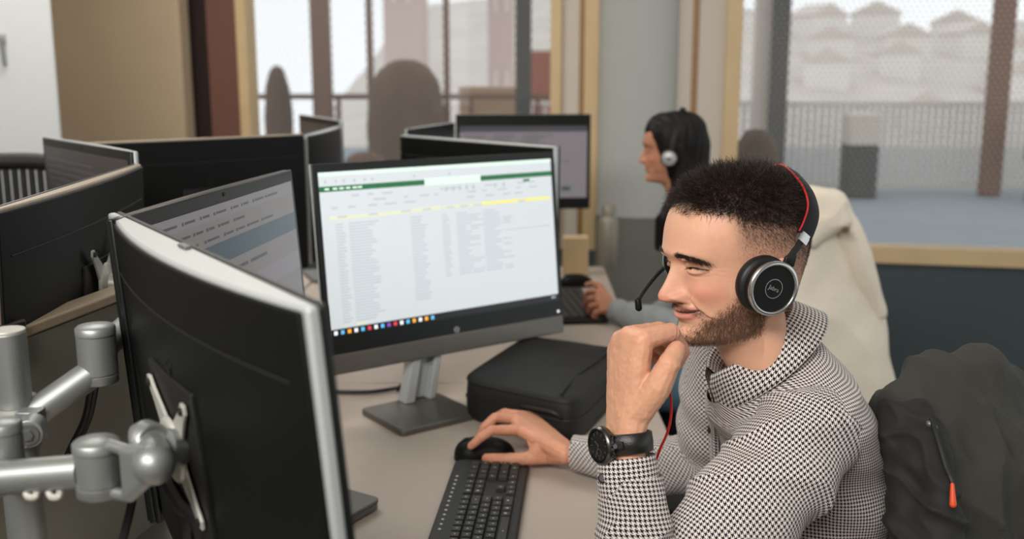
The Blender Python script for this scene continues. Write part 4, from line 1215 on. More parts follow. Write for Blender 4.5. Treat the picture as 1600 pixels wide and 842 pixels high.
def hand(wr, fing, rad, thumb, thr, fore=None, wrad=(.024, .018), wdir=None, vox=.0011, nail=True):
    bm = B()
    for k, J in fing.items():
        r = rad[k]
        for i in range(3): hull(bm, [(J[i], r[i]), (J[i+1], r[i+1])], 6)
    ks = ['index', 'middle', 'ring', 'pinky']
    side = (fing['index'][0]-fing['pinky'][0]); side.normalize()
    W = {'index': wr+side*.013, 'middle': wr+side*.005, 'ring': wr-side*.004, 'pinky': wr-side*.012}
    for a, b in zip(ks, ks[1:]):
        hull(bm, [(fing[a][0], rad[a][0]*1.0), (fing[b][0], rad[b][0]*1.0), (W[a], .0165), (W[b], .0165)], 6)
    for i in range(3): hull(bm, [(thumb[i], thr[i]), (thumb[i+1], thr[i+1])], 6)
    hull(bm, [(W['index'], .0165), (thumb[0], thr[0]), (W['middle'].lerp(fing['middle'][0], .45), .013)], 6)
    hull(bm, [(thumb[0], thr[0]), (thumb[0].lerp(thumb[1], .75), thr[1]*.9), (fing['index'][0].lerp(W['index'], .55), .0125)], 6)
    hull(bm, [(thumb[0].lerp(thumb[1], .45), thr[1]*.8), (fing['index'][0].lerp(W['index'], .25), .010)], 6)
    if fore is not None:
        for (a, ra, sa), (b, rb, sb) in zip(fore, fore[1:]):
            hull(bm, [(a+side*sa, ra), (a-side*sa, ra), (b+side*sb, rb), (b-side*sb, rb)], 6)
    return remesh(bm, vox, 7, .5)
elb = P(1006, 1000, 1.12)
fd = (elb-wr).normalized()
me = hand(wr, LH, LR, thumb, thr, [(wr, .018, .010), (wr+fd*.045, .018, .011), (wr+fd*.10, .020, .008)])
# tendons and knuckle creases as gentle relief
def relief(me, fing, thumb, amp=.0006):
    n = len(me.vertices); V = np.zeros(n*3, dtype=np.float32); me.vertices.foreach_get('co', V); V = V.reshape(-1, 3).astype(float)
    Nn = np.zeros(n*3, dtype=np.float32); me.vertices.foreach_get('normal', Nn); Nn = Nn.reshape(-1, 3)
    d = np.zeros(n)
    for J in list(fing.values()):
        a, b = np.array(J[0]), np.array(wr_cur); t = np.clip(((V-a)@(b-a))/((b-a)@(b-a)), 0, 1); c = a+t[:, None]*(b-a)
        dist = np.linalg.norm(np.cross(V-a, (b-a)/np.linalg.norm(b-a)), axis=1)
        d += 0
        for j in (1, 2):
            q = np.array(J[j]); ax = np.array(J[j+1]-J[j-1]); ax = ax/np.linalg.norm(ax); al = (V-q)@ax; rr = np.linalg.norm(V-q, axis=1)
            d += -.0007*np.cos(al/.0011)*np.exp(-(al/.0028)**2)*(rr < .016)
        q = np.array(J[0]); rr = np.linalg.norm(V-q, axis=1); d += .0012*np.exp(-(rr/.011)**4)
    d += .0004*vnoise(V, 220)+.0006*vnoise(V, 90, 4)
    V = V+Nn*d[:, None]; me.vertices.foreach_set('co', V.astype(np.float32).ravel()); me.update()
wr_cur = wr; relief(me, LH, thumb)
def hand_tint(fing, thumb):
    pts = [np.array(j) for J in fing.values() for j in (J[0], J[1], J[2])]+[np.array(thumb[2])]
    tips = [np.array(J[3]) for J in fing.values()]+[np.array(thumb[3])]
    def f(V, C):
        m = np.zeros(len(V))
        for p in pts: m = np.maximum(m, np.exp(-(np.linalg.norm(V-p, axis=1)/.013)**4)*.35)
        for p in tips: m = np.maximum(m, np.exp(-(np.linalg.norm(V-p, axis=1)/.013)**4)*.45)
        red = np.array(srgb((206, 128, 106))[:3]); return C*(1-m[:, None])+red*m[:, None]
    return f
flat_col(me, SK_H, fn=hand_tint(LH, thumb)); mes.append(me)
# ---- right hand on the mouse
wr2 = P(884, 707, 1.69)
mcx = mc
def Z3(px, py, z): return PZ(px, py, z)
RHd = dict(
 index=[Z3(812, 672, .797), Z3(768, 672, .806), Z3(748, 686, .793), Z3(736, 697, .781)],
 middle=[Z3(806, 655, .800), Z3(774, 652, .812), Z3(756, 668, .795), Z3(750, 680, .781)],
 ring=[Z3(816, 650, .790), Z3(788, 645, .797), Z3(768, 655, .78), Z3(760, 664, .762)],
 pinky=[Z3(830, 650, .778), Z3(808, 640, .78), Z3(794, 642, .768), Z3(786, 650, .757)])
RR = dict(index=(.0105, .0088, .0078, .0068), middle=(.0108, .009, .008, .0068), ring=(.010, .0085, .0075, .0066), pinky=(.0095, .008, .007, .006))
th2 = [Z3(858, 712, .765), Z3(816, 717, .762), Z3(787, 717, .760), Z3(760, 716, .757)]
wr_cur = wr2
elb2 = P(1105, 735, 1.62)
fd2 = (elb2-wr2).normalized()
me = hand(wr2, RHd, RR, th2, (.014, .0115, .0100, .0085), [(wr2, .016, .009), (wr2+fd2*.05, .017, .011), (wr2+fd2*.12, .020, .008)])
relief(me, RHd, th2); flat_col(me, (212, 152, 122), fn=hand_tint(RHd, th2)); mes.append(me)

# ---- trunk under the shirt, legs, joined to head and hands as one body
SL = P(1266, 668, 1.225); SR = P(1146, 505, 1.55); NB = P(1196, 545, 1.37)
PEL = Vector((.475, 1.37, .56)); CH = Vector((.40, 1.35, .86)); NB = Vector((.335, 1.282, 1.02))
bm = B()
hull(bm, [(PEL+Vector((0, -.08, 0)), .09), (PEL+Vector((0, .08, 0)), .09), (CH+Vector((0, -.09, 0)), .075), (CH+Vector((0, .09, 0)), .075)], 6)
hull(bm, [(CH+Vector((0, -.09, 0)), .075), (CH+Vector((0, .09, 0)), .075), (SL+Vector((.0, .07, -.04)), .03), (SR+Vector((0, -.06, -.05)), .03)], 6)
nk0 = Vector(xf(HM, np.array([[-38, 0, -120.]]))[0])
hull(bm, [(nk0, .045), (NB+Vector((0, 0, -.02)), .042)], 6); hull(bm, [(NB+Vector((0, 0, -.02)), .042), (CH+Vector((0, 0, .04)), .07)], 6)
hull(bm, [(SL, .040), (elb, .036)], 6); hull(bm, [(elb, .034), (wr+fd*.09, .020)], 6)
hull(bm, [(SR, .045), (elb2, .038)], 6); hull(bm, [(elb2, .034), (wr2+fd2*.09, .020)], 6)
core = remesh(bm, .006, 4); flat_col(core, SK_H); mes.append(core)
body = joinmesh(mes)
bo = raw('body', body, m_skin, man, world=True)

# ---- hair, beard, brows, lashes
m_hair = mat('dark_brown_hair', (42, 31, 24), .40, var=.6, scale=160)
m_fadeh = mat('short_side_hair', (58, 43, 34), .5, var=.4, scale=300)
m_beard = mat('brown_beard_hair', (104, 76, 56), .5, var=.5, scale=300)
S = .001
def tow(pos, M=HM): return xf(manI @ M, pos)
def towd(d, M=HM):
    A = np.array(M)[:3, :3]; return d @ A.T
X, Y, Z, Zo = HP_['X'], HP_['Y'], HP_['Z'], HP_['Zo']
full, fade = hair_mask(X, Y, Z)
R = np.random.RandomState(5)
pos, nn, fi = scatter(HV, HF, HN, full**1.5, 15000, 1)
hgt = sm(70, 125, pos[:, 2]); frontness = sm(20, 90, pos[:, 0])
dirs = nn*.50+np.array([.5, 0, -.05])*(.35+.65*frontness[:, None])+R.normal(size=pos.shape)*.38+np.array([-.15, 0, -.25])*(1-hgt)[:, None]
ln = (6+14*hgt*(1-.5*sm(0, -70, pos[:, 0]))+2*frontness)*R.uniform(.7, 1.25, len(pos))*S
o = strands('hair', tow(pos-nn*.8), towd(dirs), ln, m_hair, man, None, r0=.00034, segs=6, curl=.68, droop=.05, seed=2)
pos, nn, fi = scatter(HV, HF, HN, np.clip(fade, 0, 1)**1.0*(1-full*.7), 20000, 3)
fd_ = fade[fi]
dirs = nn*.55+np.array([-.25, 0, -.8])+R.normal(size=pos.shape)*.25
ln = (1.0+4.5*fd_**1.7)*R.uniform(.7, 1.2, len(pos))*S
strands('hair', tow(pos-nn*.3), towd(dirs), ln, m_fadeh, man, None, r0=.00013, segs=2, curl=.12, seed=4)
# curl falling on the forehead
bm = B()
for q in range(26):
    yy = R.uniform(-2, 30); dr = R.uniform(7, 15); rr = R.uniform(3, 7); sg = 1 if R.rand() < .6 else -1
    pts = []
    for k in range(10):
        t = k*.38; zc_ = 109-dr*math.sin(min(t, 2.6)*.75+.1*t); pts.append(HM @ Vector((float(np.interp(zc_, [85, 95, 107, 115], [101.5, 96.5, 89, 82]))+1.0+1.2*math.sin(t), yy+sg*rr*(1-math.cos(t)), zc_)))
    tube(bm, pts, .00017, 4)
o = mk('hair_curl', bm, m_hair, man, world=True)
b, mu, gc = beard_mask(X, Y, Z, Zo)
dens = np.clip(b*.7+1.0*mu+.4*gc, 0, 1)*sm(-92, -84, Zo)
pos, nn, fi = scatter(HV, HF, HN, dens**1.2, 11500, 6)
fwd = sm(20, 85, pos[:, 0])
dirs = nn*.55+np.array([.35, 0, -.75])+R.normal(size=pos.shape)*.28
ln = (2.2+3.2*b[fi])*R.uniform(.6, 1.3, len(pos))*S
strands('beard', tow(pos-nn*.3), towd(dirs), ln, m_beard, man, None, r0=.00020, segs=3, curl=.25, seed=7)
ay = np.abs(Y); bow = 45.0-.013*(ay-23)**2*(ay > 23)-.006*(ay-23)**2*(ay <= 23)
br = np.exp(-((Zo-bow)/2.6)**4)*sm(11, 16, ay)*sm(51, 44, ay)*HP_['fr']*(X > 60)
for s in (1, -1):
    pos, nn, fi = scatter(HV, HF, HN, br*(Y*s > 0), 460, 8+s)
    dirs = nn*.3+np.stack([-.35*np.ones(len(pos)), s*(.9+0*pos[:, 0]), .30-.035*(np.abs(pos[:, 1])-16)], 1)+R.normal(size=pos.shape)*.15
    strands('eyebrow', tow(pos), towd(dirs), R.uniform(4.5, 8, len(pos))*S, m_hair, man, None, r0=.00022, segs=3, curl=.05, seed=9)
    sel = np.abs(Zo-HP_['lash']) < .7; w_ = (sel & (np.abs(HP_['dy']) < 13) & (Y*s > 0) & (X > 50)).astype(float)
    pos, nn, fi = scatter(HV, HF, HN, w_, 55, 12)
    dirs = nn*1.0+np.array([.3, s*.25, -.75])+R.normal(size=pos.shape)*.1
    strands('eyelash', tow(pos), towd(dirs), R.uniform(2.8, 4.6, len(pos))*S, m_hair, man, None, r0=.00026, segs=3, curl=.0, seed=9, droop=-.15)

for s in (1, -1):
    pts = []
    for y_ in np.linspace(21, 46, 12):
        c_ = (np.abs(np.abs(Y)-y_)+3*np.abs(Zo-HP_['lash'])+1000*(X < 40)+1000*(Y*s < 0)); i_ = int(np.argmin(c_)); pts.append(HM @ Vector(HV[i_]+HN[i_]*.1))
    bm = B(); tube(bm, catmull(pts, 3), [0.0003+.0008*math.sin(PI*(k+1)/35) for k in range(34)], 6); mk('lash_line', bm, m_hair, man, world=True)
# ================================================================== HIS CLOTHES, HEADSET, WATCH
def houndstooth(name, rep=.0052, light=(224, 216, 211), dark=(22, 16, 24)):
    m = bpy.data.materials.new(name); m.use_nodes = True; nt = m.node_tree; b = nt.nodes['Principled BSDF']; N = nt.nodes.new; L = nt.links.new
    uv = N('ShaderNodeUVMap'); uv.uv_map = 'UVMap'; sx = N('ShaderNodeSeparateXYZ'); L(uv.outputs[0], sx.inputs[0])
    def mth(op, a, b_=None):
        n = N('ShaderNodeMath'); n.operation = op
        for i, v in enumerate((a, b_)):
            if v is None: continue
            if isinstance(v, (int, float)): n.inputs[i].default_value = v
            else: L(v, n.inputs[i])
        return n.outputs[0]
    k = 8/rep
    i = mth('FLOOR', mth('ADD', mth('MULTIPLY', sx.outputs[0], k), 80000)); j = mth('FLOOR', mth('ADD', mth('MULTIPLY', sx.outputs[1], k), 80000))
    wi = mth('LESS_THAN', mth('MODULO', i, 8), 3.5); wj = mth('LESS_THAN', mth('MODULO', j, 8), 3.5)
    tw = mth('LESS_THAN', mth('MODULO', mth('ADD', i, j), 4), 1.5)
    c = mth('ADD', mth('MULTIPLY', wi, tw), mth('MULTIPLY', wj, mth('SUBTRACT', 1, tw)))
    mx = N('ShaderNodeMix'); mx.data_type = 'RGBA'; mx.inputs[6].default_value = srgb(light); mx.inputs[7].default_value = srgb(dark)
    L(c, mx.inputs[0]); L(mx.outputs[2], b.inputs['Base Color']); b.inputs['Roughness'].default_value = .85; b.inputs['Sheen Weight'].default_value = .15
    b.inputs['Specular IOR Level'].default_value = .2
    return m
m_hound = houndstooth('houndstooth_cotton')
def loft(name, rings, uvs, m, parent, closed=True, thick=0, smooth=True, world=True, capends=False):
    """rings: list of lists of points; uvs: same shape of (u,v). A closed ring repeats its first uv column at the end"""
    nR = len(rings); n = len(rings[0]); bm = bmesh.new(); uvl = bm.loops.layers.uv.new('UVMap')
    vs = [[bm.verts.new(p) for p in r] for r in rings]
    for i in range(nR-1):
        for k in range(n if closed else n-1):
            k2 = (k+1) % n
            f = bm.faces.new((vs[i][k], vs[i][k2], vs[i+1][k2], vs[i+1][k]))
            for l, (a, b_) in zip(f.loops, ((i, k), (i, k+1), (i+1, k+1), (i+1, k))): l[uvl].uv = uvs[a][b_]
            f.smooth = True
    if capends:
        bm.faces.new(vs[0][::-1]); bm.faces.new(vs[-1])
    if parent is not None and world: bm.transform(rootM(parent).inverted())
    bmesh.ops.recalc_face_normals(bm, faces=bm.faces)
    me = bpy.data.meshes.new(name); bm.to_mesh(me); bm.free()
    o = bpy.data.objects.new(name, me); COL.objects.link(o); o.parent = parent; me.materials.append(m)
    if thick:
        s = o.modifiers.new('s', 'SOLIDIFY'); s.thickness = thick; s.offset = 0
    return o
def resample(pts, vals, n):
    """catmull path with parallel values"""
    P_ = catmull(pts, 12); k = len(P_); V_ = []
    for i in range(k):
        t = i/12; a = min(int(t), len(vals)-2); f = t-a; f = f*f*(3-2*f); V_.append([x*(1-f)+y*f for x, y in zip(vals[a], vals[a+1])])
    L_ = [0]
    for a, b_ in zip(P_, P_[1:]): L_.append(L_[-1]+(b_-a).length)
    out = []; j = 0
    for i in range(n):
        s = L_[-1]*i/(n-1)
        while j < k-2 and L_[j+1] < s: j += 1
        f = (s-L_[j])/max(1e-9, L_[j+1]-L_[j]); out.append((P_[j].lerp(P_[j+1], f), [x*(1-f)+y*f for x, y in zip(V_[j], V_[j+1])], s))
    return out
def sleeve(name, path, radii, parent, fold, seed, hint, n=150, m_=72, uvr=.055, rot=0, mat_=None):
    """radii per path point: (r across, r up)"""
    st = resample(path, radii, n); rings = []; uvs = []; x = None; vv = 0
    for i, (p, (ra, rb), s) in enumerate(st):
        a = st[max(i-1, 0)][0]; b_ = st[min(i+1, n-1)][0]; d = (b_-a).normalized()
        if x is None: x, y, _ = frame_of(d, hint)
        else: x = (x-d*x.dot(d)).normalized(); y = d.cross(x)
        r = []; u = []
        for k in range(m_):
            t = 2*PI*k/m_; q = p+x*math.cos(t)*ra+y*math.sin(t)*rb
            nn = (q-p).normalized(); q = q+nn*fold(q, t, s, st[-1][2]); r.append(q)
        for k in range(m_+1):
            t = 2*PI*k/m_; uu, vvv = (t-PI)*(ra+rb)/2, s
            u.append((uu*math.cos(rot)-vvv*math.sin(rot), uu*math.sin(rot)+vvv*math.cos(rot)))
        rings.append(r); uvs.append(u)
    return loft(name, rings, uvs, mat_ or m_hound, parent)
def ridged(v, s, seed=0): return 1-abs(noise.noise(Vector(v)*s+Vector((seed, seed, 0))))*2.2
# --- trunk of the shirt
TR = [(.50, .455, .150, .085, .185), (.62, .45, .145, .095, .185), (.74, .436, .135, .100, .180), (.82, .425, .128, .106, .180), (.88, .417, .125, .108, .182), (.94, .405, .122, .086, .184),
      (.98, .392, .118, .070, .182), (1.010, .378, .110, .060, .168), (1.020, .362, .098, .054, .134), (1.029, .350, .086, .050, .102), (1.034, .339, .076, .047, .078), (1.037, .331, .070, .046, .066)]
TY = 1.365
def tyz(z): return TY-.088*float(sm(.84, 1.07, np.array(z)))
rings = []; uvs = []; NR = 110; NM = 150
for i in range(NR):
    t = i/(NR-1)*(len(TR)-1); a = min(int(t), len(TR)-2); f = t-a; f = f*f*(3-2*f)*.5+f*.5
    zz, cx_, ff, bb, ll = [p*(1-f)+q*f for p, q in zip(TR[a], TR[a+1])]
    r = []; u = []
    slope = .55*sm(.9, 1.03, np.array(zz)); st_ = float(sm(1.0, 1.042, np.array(zz)))
    for k in range(NM):
        th = 2*PI*k/NM; c_, s_ = math.cos(th), math.sin(th)
        e = 2.3; kk = (abs(c_)**e+abs(s_)**e)**(-1/e)
        dx = -(ff if c_ > 0 else bb)*c_*kk; dy = -ll*s_*kk
        q = Vector((cx_+dx, tyz(zz)+dy, zz+((float(slope)*dx*(1.0 if dx < 0 else .30))*(1-st_)+.84*dx*st_)))
        # shoulders drop away from the neck
        nrm = Vector((dx, dy, 0)).normalized()
        w = 1-.8*float(sm(1.01, 1.045, np.array(zz)))
        fo = .0045*noise.noise(Vector((q.x*7, q.y*7, q.z*16)))+.0035*ridged((q.x*6, q.y*6, q.z*14+q.x*8), 1.3, 3)*.6
        fo += .005*math.sin(q.z*80+q.x*46+2*noise.noise(q*9))*math.exp(-((zz-.82)/.07)**2)*(1 if dx > -.02 else .3)
        r.append(q+nrm*fo*w)
    for k in range(NM+1):
        th = 2*PI*k/NM; u.append(((th-PI/2)*(ff+bb+2*ll)/4, zz))
    rings.append(r)
    if i == 0: acc = [0.0]*(NM+1)
    else: acc = [acc[k]+(r[k % NM]-rings[-2][k % NM]).length for k in range(NM+1)]
    uvs.append([(u[k][0], acc[k]) for k in range(NM+1)])
shirt = loft('shirt', rings, uvs, m_hound, man)
shirt['label'] = 'black and white houndstooth shirt'
# --- sleeves
ex0 = (elb-SL).normalized()
def fold_up(q, t, s, S_):
    f = s/S_
    v = .005*noise.noise(q*11)+.005*math.sin(s*95+3*math.cos(t)+4*noise.noise(q*8))*math.exp(-((s-.10)/.09)**2)*.6
    v += .006*ridged((q.x*5, q.y*5, q.z*9), 2.2, 5)*.7
    v += .006*math.sin(s*120+1.6*math.sin(t))*math.exp(-((f-.62)/.09)**2)
    c = 1-abs(math.sin(s*30+1.6*math.sin(t+.6)+2.6*noise.noise(q*5))); v += .007*c**3*math.exp(-((f-.25)/.2)**4)*(.6+.8*noise.noise(q*7))
    c = 1-abs(math.sin(s*62+1.9*math.sin(t+2)+2.6*noise.noise(q*6))); v += .005*c**3*float(sm(.55, .7, np.array(f)))*float(sm(.97, .90, np.array(f)))
    v += .0035*math.sin(s*150+2.0*math.sin(t+1)+2*noise.noise(q*14))*math.exp(-((f-.86)/.06)**2)
    return v
cuffc = wr+fd*.040
pth = [SL+Vector((.015, .045, .045)), SL+Vector((.0, .004, .0)), SL.lerp(elb, .35), SL.lerp(elb, .68), elb+Vector((.008, 0, .012)), elb.lerp(wr, .12)+Vector((-.004, 0, 0)), elb.lerp(wr, .38), elb.lerp(wr, .62), cuffc]
rad = [(.004, .004), (.058, .062), (.064, .066), (.061, .061), (.052, .052), (.049, .049), (.044, .042), (.038, .035), (.0330, .0290)]
sleeve('sleeve', pth, rad, shirt, fold_up, 1, (0, -1, 0), n=230, m_=96, uvr=.058, rot=.10)
# cuff band over the wrist
fdw = (cuffc-elb).normalized()
side = (LH['index'][0]-LH['pinky'][0]).normalized()
def cuff(c0, c1, ra, rb, hint, name='cuff'):
    rings = []; uvs = []
    for i in range(10):
        f = i/9; p = c0.lerp(c1, f); d = (c1-c0).normalized(); x, y, _ = frame_of(d, hint)
        r = []; bulge = .0012*math.sin(f*PI)
        for k in range(64):
            t = 2*PI*k/64; w = .0006*noise.noise(Vector((math.cos(t)*2, math.sin(t)*2, f*2)))
            r.append(p+x*math.cos(t)*(ra+bulge+w)+y*math.sin(t)*(rb+bulge+w))
        rings.append(r); uvs.append([(2*PI*k/64*.0312, f*(c1-c0).length) for k in range(65)])
    return loft(name, rings, uvs, m_hound, shirt, thick=.0016)
cuff(wr+fd*.064, wr+fd*.016, .0325, .0275, (0, -1, 0))
m_btn = mat('dark_shirt_button', (30, 22, 24), .3)
def button(p, n, name='button'):
    x, y, d = frame_of(n); M = Matrix(((x.x, y.x, d.x, p.x), (x.y, y.y, d.y, p.y), (x.z, y.z, d.z, p.z), (0, 0, 0, 1)))
    bm = B(); lathe(bm, [(0, 0), (.0052, 0), (.0056, .001), (.0056, .002), (.0045, .0024), (.004, .0019), (0, .0019)], M, 20); return mk(name, bm, m_btn, shirt, world=True)
button(P(942, 747, 1.118), (P(942, 747, 1.0)-P(962, 747, 1.16)))
# far sleeve
def fold_far(q, t, s, S_):
    f = s/S_; return .003*noise.noise(q*13)+.0035*math.sin(s*110+2*math.sin(t))*math.exp(-((f-.5)/.16)**2)+.002*ridged((q.x*8, q.y*8, q.z*8), 2, 2)
cuff2 = wr2+fd2*.012
pth = [SR+Vector((.01, -.075, .0)), SR+Vector((0, -.005, -.01)), SR.lerp(elb2, .4), SR.lerp(elb2, .75), elb2+Vector((0, 0, .015)), elb2.lerp(wr2, .25), elb2.lerp(wr2, .55), cuff2]
rad = [(.003, .003), (.060, .062), (.064, .064), (.060, .060), (.054, .054), (.048, .046), (.042, .038), (.031, .026)]
sleeve('sleeve', pth, rad, shirt, fold_far, 2, (0, 0, 1), n=170, m_=72, uvr=.050, rot=.5)
# --- collar: leaf folded round a tilted opening
m_hc = m_hound
CC = Vector((.324, 1.280, 1.054)); tiltA = math.radians(41)
ca, sa = math.cos(tiltA), math.sin(tiltA)
ax_f = Vector((-ca, 0, -sa)); ax_l = Vector((0, -1, 0)); ax_n = Vector((-sa, 0, ca))      # forward, left, up out of the opening
def colpt(ph, rad_s, h):
    """ph 0 at the front, +-pi at the back"""
    ry = .061+rad_s; rf = (.072 if math.cos(ph) > 0 else .066)+rad_s
    return CC+ax_f*math.cos(ph)*rf+ax_l*math.sin(ph)*ry+ax_n*h
rings = []; uvs = []; nC = 120; prof = [(-.002, -.012), (-.0015, .004), (.0, .015), (.002, .0195), (.0045, .018), (.009, .010), (.015, -.002), (.021, -.014), (.026, -.024)]
for j, (rs, h) in enumerate(prof):
    r = []; u = []
    for k in range(nC+1):
        ph = .30+(2*PI-.60)*k/nC
        e = min(abs(ph), abs(2*PI-ph)); tip = math.exp(-((e-.30)/.28)**2)
        hh = h; rr = rs
        if j >= 5: hh = h-tip*(.016*(j-4)/4); rr = rs+tip*.004
        if j < 5: rr = rs; hh = h-.004*tip
        p = colpt(ph+(-.10*tip*(j-4)/4 if j > 4 else 0)*(1 if ph < PI else -1), rr+.001*noise.noise(Vector((ph*2, j*.3, 0))), hh)
        r.append(p); u.append((ph*.07, sum(math.hypot(prof[q+1][0]-prof[q][0], prof[q+1][1]-prof[q][1]) for q in range(j))))
    rings.append(r); uvs.append(u)
colr = loft('collar', rings, uvs, m_hound, shirt, closed=False, thick=.0016)
# placket with a row of buttons down the chest
def chest(z):
    t = [(r[0], r[1], r[2]) for r in TR]
    for a, b_ in zip(t, t[1:]):
        if a[0] <= z <= b_[0]:
            f = (z-a[0])/(b_[0]-a[0]); cx_, ff = a[1]*(1-f)+b_[1]*f, a[2]*(1-f)+b_[2]*f; sl = .55*float(sm(.9, 1.06, np.array(z))); return Vector((cx_-ff-.006, tyz(z), z-sl*ff))
rings = []; uvs = []
zz = [.60+.39*i/40 for i in range(41)]
for z_ in zz:
    c = chest(z_); r = []
    for k in range(7): y_ = -.017+.034*k/6; r.append(c+Vector((.22*y_*y_/.018-.002*(1 if 0 < k < 6 else -1), y_, 0)))
    rings.append(r); uvs.append([(-.017+.034*k/6, z_) for k in range(7)])
loft('placket', rings, uvs, m_hound, shirt, closed=False, thick=.002)
for z_ in (.66, .745, .83, .915): button(chest(z_)+Vector((-.003, 0, 0)), (-1, 0, .1))
# trousers
m_jean = mat('charcoal_trousers', (34, 35, 38), .85, var=.2, scale=300)
bm = B()
for sy in (-1, 1):
    hip = Vector((.45, TY+sy*.09, .53)); kn = Vector((.05, TY+sy*.13, .55)); ft = Vector((.09, TY+sy*.13, .09))
    hull(bm, [(hip, .098), (kn, .068)], 7); hull(bm, [(kn, .066), (ft, .045)], 7)
hull(bm, [(Vector((.46, TY-.07, .55)), .115), (Vector((.46, TY+.07, .55)), .115), (Vector((.455, TY, .62)), .12)], 7)
tr = raw('trousers', remesh(bm, .008, 5), m_jean, man, world=True)
m_shoe = mat('black_leather', (20, 19, 18), .4)
for sy in (-1, 1):
    bm = B(); q = Vector((.09, TY+sy*.13, 0)); hull(bm, [(q+Vector((.03, 0, .045)), .038), (q+Vector((-.03, 0, .06)), .04), (q+Vector((-.15, 0, .03)), .028), (q+Vector((.04, 0, .03)), .029)], 8)
    raw('shoe', remesh(bm, .005, 3), m_shoe, man, world=True)

# ---- watch on the left wrist
wc = wr+fd*.000; wax = fd
Wd = (Vector((-.86, -.50, .0))); Wd = (Wd-wax*Wd.dot(wax)).normalized()      # where the dial looks
Ws = wax.cross(Wd)
t = thing('wristwatch', 'black wristwatch with a leather strap above the houndstooth cuff', 'watch', wc)
m_lea = mat('black_strap_leather', (22, 20, 19), .38, bump=.2, bscale=700); m_case = mat('dark_steel_case', (96, 96, 94), .28, 1)
rings = []; uvs = []
for (h, o_) in ((-.0105, 0), (-.0095, .0018), (0, .0022), (.0095, .0018), (.0105, 0)):
    r = []
    for k in range(64):
        a = 2*PI*k/64; rr_ = 1/math.sqrt((math.cos(a)/.0245)**2+(math.sin(a)/.0315)**2)+.0018+o_
        r.append(wc+wax*h+Wd*math.cos(a)*rr_+Ws*math.sin(a)*rr_)
    rings.append(r); uvs.append([(0, 0)]*65)
loft('strap', rings, uvs, m_lea, t, thick=.0022)
def fr_at(c, n, up):
    n = n.normalized(); x = up.cross(n).normalized(); y = n.cross(x); return Matrix(((x.x, y.x, n.x, c.x), (x.y, y.y, n.y, c.y), (x.z, y.z, n.z, c.z), (0, 0, 0, 1)))
DMx = fr_at(wc+Wd*.0275, Wd, -wax)
bm = B(); lathe(bm, [(0, -.002), (.0195, -.002), (.0215, .001), (.0215, .006), (.0195, .0095), (.0172, .0095), (.0168, .0075), (0, .0075)], DMx, 48); cs = mk('case', bm, m_case, t, world=True)
bm = B(); lathe(bm, [(.0198, .0088), (.0212, .0075), (.0218, .0055), (.0215, .003), (.0205, .003), (.0205, .006)], DMx, 48); mk('bezel', bm, m_case, cs, world=True)
bm = B(); lathe(bm, [(0, .0080), (.0166, .0080), (.0166, .0077)], DMx, 40); dial = mk('dial', bm, m_blk2, cs, world=True)
bm = B()
for k in range(12):
    a = 2*PI*k/12; box(bm, (0, .0140, .0082), (.0009, .0032, .0003), DMx @ Matrix.Rotation(a, 4, 'Z'))
for a, L_, w_ in ((.9, .008, .0012), (2.6, .012, .0009)): box(bm, (0, L_/2, .0084), (w_, L_, .0003), DMx @ Matrix.Rotation(a, 4, 'Z'))
lathe(bm, [(.0036, .0081), (.0042, .0081), (.0042, .0084), (.0036, .0084)], DMx @ Matrix.Translation((0, -.0075, 0)), 20)
mk('dial_marks', bm, m_grey, cs, world=True)
bm = B(); cyl(bm, DMx @ Vector((.0215, 0, .003)), DMx @ Vector((.0250, 0, .003)), .0028, n=16)
for s in (1, -1): cyl(bm, DMx @ Vector((.0190, s*.011, .003)), DMx @ Vector((.0215, s*.0125, .003)), .0018, n=12)
mk('crown', bm, m_case, cs, world=True)
bm = B()
for s in (1, -1): box(bm, (0, s*.0, 0), (.018, .008, .005), DMx @ Matrix.Rotation(0, 4, 'Z') @ Matrix.Translation((s*.0205, 0, -.001)) @ Matrix.Rotation(s*.5, 4, 'Y'))
mk('strap_lug', bm, m_blk2, t, world=True, bevel=.001)

# ---- headset
HMi = HM.inverted()
def LP(px, py, L):
    """local head point (mm) on the plane y=L seen at the pixel"""
    c = HMi @ Vector((0, 0, CAMZ)); d = (HMi @ P(px, py, 1))-c; k = (L-c.y)/d.y; return c+d*k
hs = thing('headset', "black over-ear headset with a red-lined band on the man's head", 'headset', HM.translation.copy())
co = LP(1211, 452, 110); ci = Vector((co.x-1, 70, co.z-0))
toe = Vector((.03, 1, -.05)).normalized()
def lf(c, n): # local frame matrix
    x = Vector((1, 0, 0)); x = (x-n*x.dot(n)).normalized(); y = n.cross(x); return Matrix(((x.x, y.x, n.x, c.x), (x.y, y.y, n.y, c.y), (x.z, y.z, n.z, c.z), (0, 0, 0, 1)))
m_cush = mat('black_leatherette', (18, 17, 16), .5, bump=.3, bscale=.4)
m_ring = mat('silver_ring', (190, 190, 188), .25, .9); m_cupb = mat('black_soft_cup', (11, 12, 12), .55, spec=.3)
m_red = mat('red_piping', (196, 40, 36), .45)
